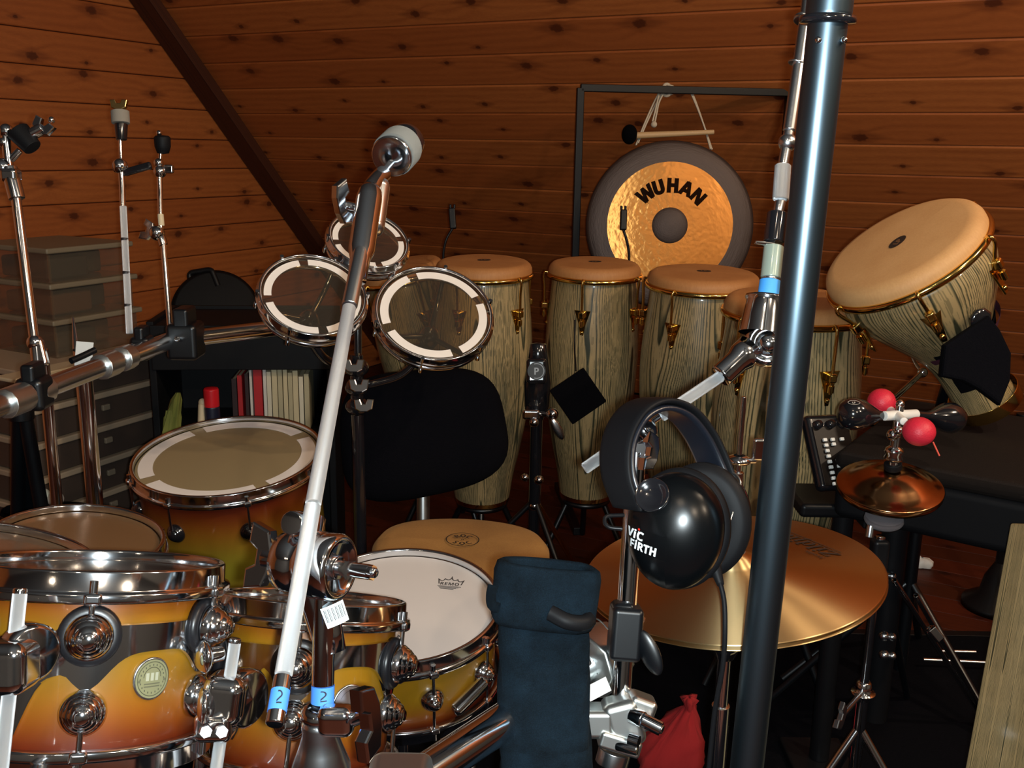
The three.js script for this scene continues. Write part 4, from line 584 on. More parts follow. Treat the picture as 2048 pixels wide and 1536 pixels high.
{ // headphones hung on the lower arm
  const C = D(1338, 950, 1.02), t = thing('headphones', 'black isolation headphones lettered VIC FIRTH hung on the boom arm', 'headphones', C);
  const band = [[1262, 1015, 0.985], [1238, 950, 0.99], [1240, 880, 1.0], [1268, 828, 1.015], [1310, 808, 1.035], [1358, 822, 1.055], [1398, 868, 1.07], [1428, 930, 1.075], [1448, 985, 1.07]].map(a => D(...a));
  const cv = new THREE.CatmullRomCurve3(band, false, 'centripetal'), e = band[8].clone().sub(band[0]).normalize();
  const wdir = e.clone().cross(UPV).normalize();        // across the band
  const strip = (w, th, off) => { const N = 48, pos = [], idx = [], C0 = D(1340, 930, 1.03); for (let i = 0; i <= N; i++) { const p = cv.getPointAt(i / N), tg = cv.getTangentAt(i / N), nn = tg.clone().cross(wdir).normalize(); if (nn.dot(p.clone().sub(C0)) < 0) nn.negate(); for (let k = 0; k < 12; k++) { const a = k / 12 * Math.PI * 2, cx = Math.sign(Math.cos(a)) * Math.pow(Math.abs(Math.cos(a)), 0.5) * w / 2, cy = Math.sign(Math.sin(a)) * Math.pow(Math.abs(Math.sin(a)), 0.6) * th / 2 + off; const v = p.clone().addScaledVector(wdir, cx).addScaledVector(nn, cy); pos.push(v.x, v.y, v.z); } } for (let i = 0; i < N; i++) for (let k = 0; k < 12; k++) { const a = i * 12 + k, b = i * 12 + (k + 1) % 12; idx.push(a, a + 12, b, b, a + 12, b + 12); } for (const s of [0, N]) for (let k = 1; k < 11; k++) { const o = s * 12; idx.push(...(s ? [o, o + k + 1, o + k] : [o, o + k, o + k + 1])); } const g = new THREE.BufferGeometry(); g.setAttribute('position', new THREE.Float32BufferAttribute(pos, 3)); g.setIndex(idx); g.computeVertexNormals(); g.setAttribute('uv', new THREE.Float32BufferAttribute(new Float32Array(pos.length / 3 * 2), 2)); return g; };
  wpart(t, 'headband', strip(0.044, 0.007, 0.004), M.rubber, 'wide black headband');
  wpart(t, 'band_padding', strip(0.040, 0.008, -0.004), std(0.008, 0.01, 0.016, 0.3, 0, { clearcoat: 0.6, clearcoatRoughness: 0.3 }), 'shiny black vinyl padding');
  const nAx = FWD.clone().negate().addScaledVector(RIGHT, -0.42).addScaledVector(UPV, -0.02).normalize();
  const cupQ = frame(nAx, UPV.clone().applyAxisAngle(FWD, 0.12).negate());     // local y outwards, local -z up
  const shell = () => { const g = lathe([[0.0, 0.034], [0.012, 0.0335], [0.026, 0.030], [0.038, 0.023], [0.046, 0.013], [0.0485, 0.004], [0.0485, -0.006], [0.046, -0.012], [0, -0.012]], 48); const p = g.attributes.position; for (let i = 0; i < p.count; i++) { const z = p.getZ(i); p.setZ(i, z * 1.22); p.setX(i, p.getX(i) * (1 + (z < 0 ? z * -1.2 : -z * 0.5) * 1.2)); } g.computeVertexNormals(); return g; };
  const cupC = D(1350, 1062, 0.985), cup = wpart(t, 'ear_cup', put(shell(), cupC, cupQ), std(0.002, 0.0025, 0.003, 0.26, 0, { specularIntensity: 0.7 }), 'glossy black ear cup with white lettering');
  const ring = put(lathe([[0.014, 0.0], [0.0165, 0.0005], [0.0172, 0.004], [0.016, 0.006], [0.0125, 0.003], [0.006, 0.001], [0, 0.0005]], 36), D(1306, 992, 0.955), frame(nAx.clone().addScaledVector(UPV, 0.45).normalize(), UPV));
  wpart(cup, 'swivel_disc', ring, M.blackGloss);
  wpart(t, 'ear_cushion', put(lathe([[0.030, -0.030], [0.044, -0.032], [0.052, -0.024], [0.052, -0.014], [0.046, -0.011], [0.03, -0.011]], 48).scale(1, 1, 1.2), cupC, cupQ), M.rubber);
  const cup2 = D(1412, 1035, 1.075); const far = wpart(t, 'ear_cup', put(shell(), cup2, frame(nAx.clone().negate(), UPV.clone().negate())), M.blackGloss);
  wpart(t, 'ear_cushion', put(lathe([[0.030, -0.030], [0.044, -0.032], [0.052, -0.024], [0.052, -0.014], [0.046, -0.011], [0.03, -0.011]], 48).scale(1, 1, 1.2), cup2, frame(nAx.clone().negate(), UPV.clone().negate())), M.rubber);
  wpart(t, 'wire_yoke', pipe([D(1438, 946, 1.07), D(1466, 946, 1.06), D(1480, 962, 1.05), D(1478, 985, 1.045), D(1462, 1035, 1.03), D(1456, 1052, 1.02), D(1452, 1038, 1.02), D(1448, 1022, 1.03)], 0.0014, 40, 8), M.steel);
  wpart(t, 'wire_yoke', pipe([D(1248, 1030, 0.985), D(1212, 1034, 0.98), D(1210, 1046, 0.975), D(1218, 1054, 0.972), D(1245, 1058, 0.97)], 0.0022, 30, 8), M.black);
  // lettering bent onto the cup
  const word = canvasTex(512, 320, g => { g.clearRect(0, 0, 512, 320); g.fillStyle = '#eef4f6'; g.font = '900 150px sans-serif'; g.save(); g.scale(0.92, 1); g.fillText('ViC', 20, 150); g.restore(); g.save(); g.scale(0.80, 1); g.fillText('FiRTH', 90, 285); g.restore(); g.fillRect(160, 40, 7, 240); g.fillStyle = '#d8281c'; g.beginPath(); g.arc(163, 18, 14, 0, 7); g.fill(); });
  { const pg = new THREE.PlaneGeometry(0.050, 0.025, 20, 12), p = pg.attributes.position, cu = cup.geometry, mw = t.matrixWorld, inv = new THREE.Quaternion().copy(cupQ).invert();
    // project the patch onto the cup along its outward axis
    const cx = -0.022, cz = 0.011; const prof = [[0, 0.034], [0.012, 0.0335], [0.026, 0.030], [0.038, 0.023], [0.046, 0.013], [0.0485, 0.004], [0.0485, -0.006]];
    for (let i = 0; i < p.count; i++) { const xr = p.getX(i), yr = p.getY(i), a = -0.12, x = xr * Math.cos(a) - yr * Math.sin(a) + cx, z = -(xr * Math.sin(a) + yr * Math.cos(a)) + cz; const r = Math.hypot(x / (1 + (z / 1.22 < 0 ? z / 1.22 * -1.2 : -z / 1.22 * 0.5) * 1.2), z / 1.22); let y = -0.006; for (let k = 0; k < 6; k++) if (r >= prof[k][0] && r <= prof[k + 1][0]) { const f = (r - prof[k][0]) / Math.max(1e-6, prof[k + 1][0] - prof[k][0]); y = prof[k][1] + (prof[k + 1][1] - prof[k][1]) * f; } p.setXYZ(i, x, y + 0.0009, z); }
    pg.computeVertexNormals();
    wpart(cup, 'lettering', put(pg, cupC, cupQ), new THREE.MeshPhysicalMaterial({ map: word, transparent: true, roughness: 0.4, side: THREE.DoubleSide }), 'white lettering VIC FIRTH'); }
  wpart(t, 'cable', pipe([D(1432, 1140, 1.0), D(1440, 1165, 0.99), D(1448, 1200, 0.985), D(1450, 1260, 0.98), D(1446, 1330, 0.985), D(1430, 1420, 1.0), D(1415, 1560, 1.02), D(1400, 1700, 1.05)], 0.0026, 50, 10), M.rubber);
  wpart(t, 'cable_boot', rod(D(1428, 1128, 1.0), D(1442, 1172, 0.99), 0.007, 0.0036), M.rubber);
}
// cloth tubes
function sleeve(rings, pos, q, noiseAmp = 0.002, seg = 40, sq = 0.75) {
  const pts = [], idx = []; const N = rings.length;
  rings.forEach(([y, wx, wz, ox = 0, oz = 0], j) => { for (let k = 0; k < seg; k++) { const a = k / seg * Math.PI * 2, c = Math.cos(a), s = Math.sin(a), n = 1 + noiseAmp * (fbm(c * 2 + 5, s * 2 + y * 22, 3) - 0.5) / Math.max(0.01, wx); pts.push(ox + Math.sign(c) * Math.pow(Math.abs(c), sq) * wx * n, y, oz + Math.sign(s) * Math.pow(Math.abs(s), sq) * wz * n); } });
  for (let j = 0; j < N - 1; j++) for (let k = 0; k < seg; k++) { const a = j * seg + k, b = j * seg + (k + 1) % seg; idx.push(a, a + seg, b, b, a + seg, b + seg); }
  const g = new THREE.BufferGeometry(); g.setAttribute('position', new THREE.Float32BufferAttribute(pts, 3)); g.setAttribute('uv', new THREE.Float32BufferAttribute(pts.flatMap((v, i) => i % 3 === 0 ? [pts[i] * 8] : i % 3 === 1 ? [pts[i] * 8] : []), 2)); g.setIndex(idx); g.computeVertexNormals(); return put(g, pos, q);
}
{
  const denimMap = tex(256, 256, (i, j, u, v) => { const n = 0.55 + 0.5 * fbm(u * 6, v * 6, 4, 6) + 0.35 * (hash(i, j) - 0.5); return [26 * n, 42 * n, 54 * n]; });
  const denim = new THREE.MeshPhysicalMaterial({ map: denimMap, roughness: 0.95, specularIntensity: 0.2, bumpMap: cloth, bumpScale: 0.0012 });
  const top = D(1086, 1245, 1.0), t = thing('stick_bag', 'blue-black cloth stick bag with a folded cuff hung beside the snare', 'bag', top.clone().addScaledVector(Y, -0.30));
  const rg = []; for (let i = 0; i <= 26; i++) { const y = -0.30 + i / 26 * 0.315, f = i / 26; rg.push([y, 0.050 - 0.006 * f + 0.002 * Math.sin(f * 9), 0.026 + 0.004 * Math.sin(f * 5), 0.006 * (1 - f), 0]); } rg.unshift([-0.305, 0.03, 0.012, 0.006, 0]);
  wpart(t, 'body', sleeve(rg, top, camQ, 0.010), denim);
  wpart(t, 'folded_cuff', sleeve([[0.002, 0.044, 0.028], [-0.002, 0.050, 0.032], [0.004, 0.0535, 0.035], [0.025, 0.0545, 0.035], [0.050, 0.054, 0.034], [0.058, 0.052, 0.032], [0.061, 0.047, 0.028], [0.058, 0.040, 0.022], [0.03, 0.036, 0.018], [-0.01, 0.034, 0.016]], top, camQ.clone().multiply(new THREE.Quaternion().setFromAxisAngle(V(0, 0, 1), -0.10)), 0.006), denim);
  wpart(t, 'cuff_seam', pipe([D(986, 1170, 0.962), D(982, 1190, 0.96), D(985, 1212, 0.96), D(998, 1216, 0.958)], 0.005, 14, 10), denim);
  wpart(t, 'strap', pipe([D(1100, 1225, 0.965), D(1135, 1243, 0.96), D(1165, 1246, 0.965), D(1178, 1238, 0.975)], 0.008, 20, 10), M.rubber, 'black strap loop');
}

// ---------- hi-hat ----------
{
  const px = [1462, 1138], d = 1.29, R = 0.194, c = D(...px, d), ax = axisOf(...px, 0.425, -3);
  const st = thing('hi_hat_stand', 'chrome hi-hat stand under the golden cymbals', 'stand', V(c.x, 0, c.z)), low = V(c.x, 0, c.z);
  const t = thing('hi_hat_cymbals', 'pair of golden lathed cymbals with script lettering on the hi-hat stand', 'cymbal', c, frame(ax, FWD.clone().negate()));
  const bronze = o => std(0.80, 0.57, 0.28, 0.38, 1, { anisotropy: 0.92, anisotropyRotation: Math.PI / 2, ...o });
  const prof = s => [[0.004, 0.026], [0.018, 0.0255], [0.028, 0.022], [0.036, 0.015], [0.042, 0.0125], [0.08, 0.0105], [0.13, 0.006], [R - 0.002, -0.003], [R, -0.004], [R - 0.002, -0.0045], [0.13, 0.0045], [0.042, 0.011], [0.036, 0.0135], [0.004, 0.0245]].map(p => [p[0], p[1] * s]);
  const cg = s => { const g = lathe(prof(s), 120); const p = g.attributes.position, uv = g.attributes.uv; for (let i = 0; i < p.count; i++) uv.setXY(i, uv.getX(i), Math.hypot(p.getX(i), p.getZ(i)) / R); return g; };
  const mat = bronze({});
  part(t, 'top_cymbal', cg(1), mat);
  part(t, 'bottom_cymbal', put(cg(-1), V(0, -0.014, 0)), mat);
  const script = canvasTex(512, 256, g => { g.clearRect(0, 0, 512, 256); g.fillStyle = '#2a1608'; g.strokeStyle = '#2a1608'; g.lineCap = 'round'; g.font = 'italic bold 40px serif'; g.fillText('Avedis', 40, 74); g.font = 'italic bold 132px serif'; g.fillText('Zildjian', 24, 196); g.lineWidth = 7; g.beginPath(); g.moveTo(60, 222); g.quadraticCurveTo(250, 206, 470, 224); g.stroke(); });
  const lg = new THREE.PlaneGeometry(0.115, 0.0575, 16, 8).rotateX(-Math.PI / 2).rotateY(-1.05 + Math.PI); { const p = lg.attributes.position; for (let i = 0; i < p.count; i++) { const x = p.getX(i) + 0.108, z = p.getZ(i) - 0.035, r = Math.hypot(x, z); p.setXYZ(i, x, (r < 0.13 ? 0.0105 - (r - 0.08) / 0.05 * 0.0045 : 0.006 - (r - 0.13) / 0.062 * 0.009) + 0.0008, z); } lg.computeVertexNormals(); }
  part(t.children[0], 'lettering', lg, new THREE.MeshPhysicalMaterial({ map: script, transparent: true, roughness: 0.7 }), 'brown printed script');
  const up = y => V(c.x, c.y + y, c.z);
  wpart(st, 'pull_rod', rod(up(-0.5), up(0.235), 0.0033), M.chrome);
  const cl = wpart(st, 'clutch', merge([rod(up(0.03), up(0.135), 0.0075), put(lathe([[0.0035, 0], [0.013, 0.002], [0.016, 0.006], [0.013, 0.010], [0.0075, 0.012]], 28), up(0.145)), put(lathe([[0.0035, 0], [0.016, 0], [0.016, 0.004], [0.006, 0.01]], 28), up(0.028))]), M.chrome);
  wpart(cl, 'wing_bolt', merge([rod(up(0.15), up(0.15).addScaledVector(RIGHT, 0.022), 0.004), put(box(0.016, 0.03, 0.008, 0.004), up(0.165).addScaledVector(RIGHT, 0.024))]), M.chrome);
  wpart(st, 'felt', put(new THREE.CylinderGeometry(0.017, 0.017, 0.01, 28), up(0.022)), M.greyFelt);
  wpart(st, 'upper_tube', rod(up(-0.62), up(-0.05), 0.0095), M.chrome);
  wpart(st, 'cymbal_seat', put(lathe([[0.0095, -0.03], [0.016, -0.02], [0.024, -0.008], [0.024, 0], [0, 0]], 28), up(-0.036)), M.blackGloss);
  const cb = wpart(st, 'tube_collar', put(lathe([[0.0095, 0.05], [0.014, 0.045], [0.022, 0.03], [0.024, 0.012], [0.018, 0.002], [0.0125, -0.01]], 28), D(1437, 1330, 1.28).setX(c.x).setZ(c.z)), M.chrome);
  wpart(st, 'lower_tube', rod(V(c.x, 0.09, c.z), up(-0.20), 0.0127), M.chrome);
  wpart(st, 'pedal', merge([put(box(0.09, 0.012, 0.27, 0.005), V(c.x, 0.06, c.z - 0.16), new THREE.Quaternion().setFromAxisAngle(V(1, 0, 0), 0.28)), put(box(0.10, 0.02, 0.06, 0.006), V(c.x, 0.012, c.z - 0.28))]), M.chromeDull);
  for (let k = 0; k < 3; k++) { const a = 0.6 + k * 2.0944, f = V(c.x + 0.27 * Math.sin(a), 0.014, c.z + 0.27 * Math.cos(a)); wpart(st, 'leg', merge([rod(f, V(c.x, 0.33, c.z), 0.008), put(ball(0.015), f)]), M.chrome); }
}
// ---------- throne ----------
{
  const px = [923, 1086], c = D(...px, 2.15), t = thing('drum_throne', 'drum throne with a brown suede saddle and black fabric backrest', 'stool', V(c.x, 0, c.z));
  const suede = new THREE.MeshPhysicalMaterial({ map: tex(256, 256, (i, j, u, v) => { const n = fbm(u * 5, v * 5, 4, 5), f = hash(i, j); return lerp3([176, 128, 66], [132, 88, 40], 0.75 * n + 0.25 * f); }), roughness: 1, sheen: 0.4, sheenRoughness: 0.7, sheenColor: new THREE.Color().setRGB(0.4, 0.25, 0.1) });
  const g = lathe([[0, 0.004], [0.10, 0.003], [0.16, -0.002], [0.19, -0.012], [0.205, -0.030], [0.207, -0.055], [0.200, -0.085], [0.18, -0.105], [0, -0.11]], 80); { const p = g.attributes.position; for (let i = 0; i < p.count; i++) { const x = p.getX(i), z = p.getZ(i), a = Math.atan2(x, z), r = Math.hypot(x, z), k = 1 + 0.05 * Math.cos(2 * a) * (r / 0.2) - 0.06 * Math.max(0, Math.cos(a)) ** 4 * (r / 0.2); p.setX(i, x * k); p.setZ(i, z * k); p.setY(i, p.getY(i) + 0.014 * Math.cos(2 * a + Math.PI) * (r / 0.2) ** 2); } g.computeVertexNormals(); const uv = g.attributes.uv; for (let i = 0; i < p.count; i++) uv.setXY(i, p.getX(i) * 2.2, p.getZ(i) * 2.2); }
  const seat = wpart(t, 'seat', put(g, c, frame(axisOf(...px, 0.40, 2), FWD.clone().negate())), suede, 'brown suede saddle seat');
  const logo = canvasTex(256, 256, k => { k.clearRect(0, 0, 256, 256); k.strokeStyle = k.fillStyle = '#1c0f06'; k.lineWidth = 7; k.beginPath(); k.arc(128, 128, 112, 0, 7); k.stroke(); k.textAlign = 'center'; k.font = 'bold 62px sans-serif'; 'ROC'.split('').forEach((ch, i) => { k.save(); k.translate(128, 128); k.rotate((i - 1) * 0.72); k.fillText(ch, 0, -42); k.restore(); }); k.font = 'bold 34px sans-serif'; k.fillText('n', 128, 140); k.font = 'bold 62px sans-serif'; 'SOC'.split('').forEach((ch, i) => { k.save(); k.translate(128, 128); k.rotate((1 - i) * 0.72); k.fillText(ch, 0, 88); k.restore(); }); });
  const seatAx = axisOf(...px, 0.40, 2);
  wpart(seat, 'stamped_mark', put(new THREE.CircleGeometry(0.041, 32).rotateX(-Math.PI / 2), D(925, 1084, 2.15).addScaledVector(seatAx, 0.0062), frame(seatAx, FWD.clone().negate())), new THREE.MeshPhysicalMaterial({ map: logo, transparent: true, roughness: 0.9 }), 'round stamped lettering');
  // backrest cushion
  const bc = D(850, 866, 2.42), bq = camQ.clone().multiply(new THREE.Quaternion().setFromEuler(new THREE.Euler(0.12, 0.18, 0.10)));
  const bg = new THREE.SphereGeometry(1, 48, 32); { const p = bg.attributes.position, sp = (v, e) => Math.sign(v) * Math.pow(Math.abs(v), e); for (let i = 0; i < p.count; i++) { let x = p.getX(i), y = p.getY(i), z = p.getZ(i); const r = Math.hypot(x, y) || 1e-6, m = Math.pow(Math.pow(Math.abs(x / r), 3.4) + Math.pow(Math.abs(y / r), 3.4), -1 / 3.4), rr = Math.pow(r, 0.55); x = x / r * rr * m; y = y / r * rr * m; p.setXYZ(i, x * 0.208 * (1 - 0.06 * y), y * 0.158 * (1 - 0.07 * x) + 0.004 * x, sp(z, 0.8) * 0.045 - 0.03 * x * x); } bg.computeVertexNormals(); }
  wpart(t, 'backrest', put(bg, bc, bq), M.fabric, 'black fabric backrest');
  wpart(t, 'backrest_post', rod(D(846, 1080, 2.5), D(846, 960, 2.5), 0.017), M.steel, 'grey backrest tube');
  wpart(t, 'backrest_bracket', merge([rod(D(846, 960, 2.5), bc.clone().addScaledVector(FWD, 0.045), 0.014), put(box(0.20, 0.05, 0.03, 0.008), bc.clone().addScaledVector(FWD, 0.06), bq)]), M.black);
  wpart(t, 'seat_bracket', pipe([c.clone().addScaledVector(Y, -0.12), D(880, 1150, 2.35), D(846, 1080, 2.5)], 0.014, 20), M.black);
  wpart(t, 'column', rod(V(c.x, 0.04, c.z), c.clone().addScaledVector(Y, -0.1), 0.02), M.chrome);
  tripod(t, V(c.x, 0, c.z), 0.30, 0.20, 0.011, M.blackMetal, 0.2);
}
// ---------- left rack and its cymbal stands ----------
{
  const h = 0.955; const A = onLevel(-10, 815, h), B = onLevel(335, 683, h), E = onLevel(560, 655, h), dir = B.clone().sub(A).normalize();
  const t = thing('drum_rack', 'chrome rack bar with clamps in front of the clear storage boxes', 'rack', V(A.x, 0, A.z));
  wpart(t, 'bar', rod(A.clone().addScaledVector(dir, -0.15), B, 0.0175, 0.0175, 28), M.chromeDull);
  wpart(t, 'bar', rod(B, E, 0.0175, 0.0175, 28), M.chrome);
  for (const x of [[30, 0.05], [80, 0.03], [215, 0.045], [250, 0.03]]) { const p = onLevel(x[0], 812 - x[0] * 0.385, h); wpart(t, 'bar_collar', rod(p.clone().addScaledVector(dir, -x[1] / 2), p.clone().addScaledVector(dir, x[1] / 2), 0.024, 0.024, 12), M.cast); }
  const clampAt = (x, y, s = 1) => { const p = onLevel(x, y, h); const k = wpart(t, 'clamp', merge([put(box(0.05 * s, 0.06 * s, 0.055 * s, 0.010, 3), p), put(box(0.025 * s, 0.04 * s, 0.05 * s, 0.006), p.clone().addScaledVector(Y, 0.035 * s))]), M.blackMetal, 'black bar clamp'); wpart(k, 'clamp_screw', rod(p.clone().addScaledVector(FWD, -0.025), p.clone().addScaledVector(FWD, -0.055), 0.006), M.chrome); return p; };
  clampAt(70, 785, 0.9); clampAt(285, 695, 0.8); clampAt(372, 680, 1.25);
  wpart(t, 'wing_handle', pipe([D(190, 700, 1.78), D(165, 712, 1.76), D(142, 722, 1.74)], 0.006, 10), M.black);
  wpart(t, 'label_flag', put(box(0.032, 0.045, 0.001, 0.0003), D(168, 708, 1.80), camQ.clone().multiply(new THREE.Quaternion().setFromAxisAngle(V(0, 0, 1), -0.08))), M.white, 'white paper label');
  wpart(t, 'spike', rod(D(152, 700, 1.82), D(146, 635, 1.86), 0.006, 0.002), M.chromeDull);
  for (const [x, y, d, r] of [[172, 800, 1.98, 0.0165], [97, 830, 1.94, 0.0112]]) { const p = D(x, y, d), post = wpart(t, 'post', rod(V(p.x, 0.02, p.z), V(p.x, h, p.z), r, r, 24), M.chrome); wpart(post, 'foot', put(lathe([[0, 0], [r * 1.8, 0], [r * 1.8, 0.02], [r * 1.2, 0.05], [r, 0.06]], 20), V(p.x, 0, p.z)), M.rubber); }
  // stands rising from the bar
  const S = (label, pts, build) => { const b = D(...pts[0]); const s = thing('cymbal_boom', label, 'stand', b, null, 'bare cymbal arms on the rack'); build(s); return s; };
  S('bare chrome cymbal arm with grey felt and black sleeve on the rack', [[258, 670, 1.93]], s => {
    const P = (x, y) => D(x, y, 1.93);
    wpart(s, 'lower_tube', rod(P(259, 668), P(246, 412), 0.0068), M.knurled);
    for (const y of [478, 545, 610]) wpart(s, 'black_tape', tapeBand(P(249 + (y - 478) * 0.05, y - 3), P(249 + (y - 478) * 0.05, y + 4), 0.0072), M.tapeBlack);
    wpart(s, 'upper_tube', rod(P(246, 415), P(242, 330), 0.0058), M.chrome);
    const tl = wpart(s, 'tilter', merge([put(ball(0.015, 1, 1, 1), P(240, 332)), rod(P(228, 334), P(252, 332), 0.011)]), M.chrome);
    wpart(tl, 'tilter_wing', put(box(0.058, 0.015, 0.012, 0.005), P(275, 338), camQ.clone().multiply(new THREE.Quaternion().setFromAxisAngle(V(0, 0, 1), 0.28))), M.blackGloss);
    wpart(s, 'tip_rod', rod(P(242, 320), P(238, 208), 0.0035), M.chrome);
    wpart(s, 'sleeve', merge([rod(P(243, 280), P(242, 248), 0.0105, 0.013)]), M.blackGloss);
    wpart(s, 'felt', rod(P(241.5, 247), P(240, 222), 0.0175), std(0.24, 0.21, 0.17, 1));
    wpart(s, 'wing_nut', put(wingShape(0.032, 0.02), P(238, 212), camQ), M.brass);
  });
  S('bare chrome cymbal arm with black rubber cap beside the felt-tipped arm', [[346, 665, 2.05]], s => {
    const P = (x, y) => D(x, y, 2.05);
    wpart(s, 'lower_tube', rod(P(341, 664), P(326, 480), 0.0062), M.chrome);
    wpart(s, 'bent_joint', merge([pipe([P(327, 490), P(322, 475), P(314, 468)], 0.009, 12), put(ball(0.016), P(314, 466)), put(wingShape(0.04, 0.025), P(298, 462), camQ.clone().multiply(new THREE.Quaternion().setFromAxisAngle(V(0, 0, 1), 1.2)))]), M.chrome);
    wpart(s, 'upper_tube', rod(P(322, 462), P(319, 345), 0.0055), M.chrome);
    wpart(s, 'cream_tape', tapeBand(P(323, 452), P(321, 428), 0.0063), M.cream);
    wpart(s, 'tilter', merge([put(ball(0.0135), P(320, 343)), put(ball(0.010), P(317, 326)), put(box(0.02, 0.018, 0.012, 0.004), P(338, 338))]), M.chrome);
    wpart(s, 'cap', put(lathe([[0, -0.022], [0.012, -0.02], [0.0165, -0.006], [0.0170, 0.012], [0.013, 0.016], [0, 0.017]], 28), P(325, 287)), M.rubber);
    wpart(s, 'tip', merge([put(ball(0.006), P(318, 266)), rod(P(319, 330), P(322, 300), 0.004)]), M.chrome);
  });
  S('bare chrome cymbal arm topped by a crooked clamp beside the storage boxes', [[80, 765, 1.72]], s => {
    const P = (x, y) => D(x, y, 1.72);
    wpart(s, 'lower_tube', rod(P(80, 765), P(72, 690), 0.011), M.chrome);
    wpart(s, 'joint', merge([put(ball(0.014), P(70, 685)), put(box(0.018, 0.05, 0.018, 0.006), P(82, 705), camQ.clone().multiply(new THREE.Quaternion().setFromAxisAngle(V(0, 0, 1), 0.25)))]), M.chrome);
    wpart(s, 'middle_tube', rod(P(70, 690), P(32, 395), 0.0085), M.chrome);
    wpart(s, 'tilter', merge([rod(P(34, 398), P(18, 335), 0.014), put(ball(0.017), P(6, 335)), put(box(0.03, 0.025, 0.03, 0.008), P(22, 350))]), M.chrome);
    wpart(s, 'crook', merge([rod(P(18, 338), P(10, 262), 0.008), rod(P(22, 320), P(40, 300), 0.006), put(ball(0.013), P(12, 262)), put(ball(0.010), P(8, 285))]), M.chrome);
    wpart(s, 'rubber_knob', rod(P(36, 262), P(66, 296), 0.020, 0.016), M.rubber);
    wpart(s, 'wing_nut', merge([put(wingShape(0.036, 0.024), P(84, 256), camQ.clone().multiply(new THREE.Quaternion().setFromAxisAngle(V(0, 0, 1), -0.6))), rod(P(64, 268), P(86, 256), 0.011), put(ball(0.006), P(103, 240))]), M.chrome);
  });
}
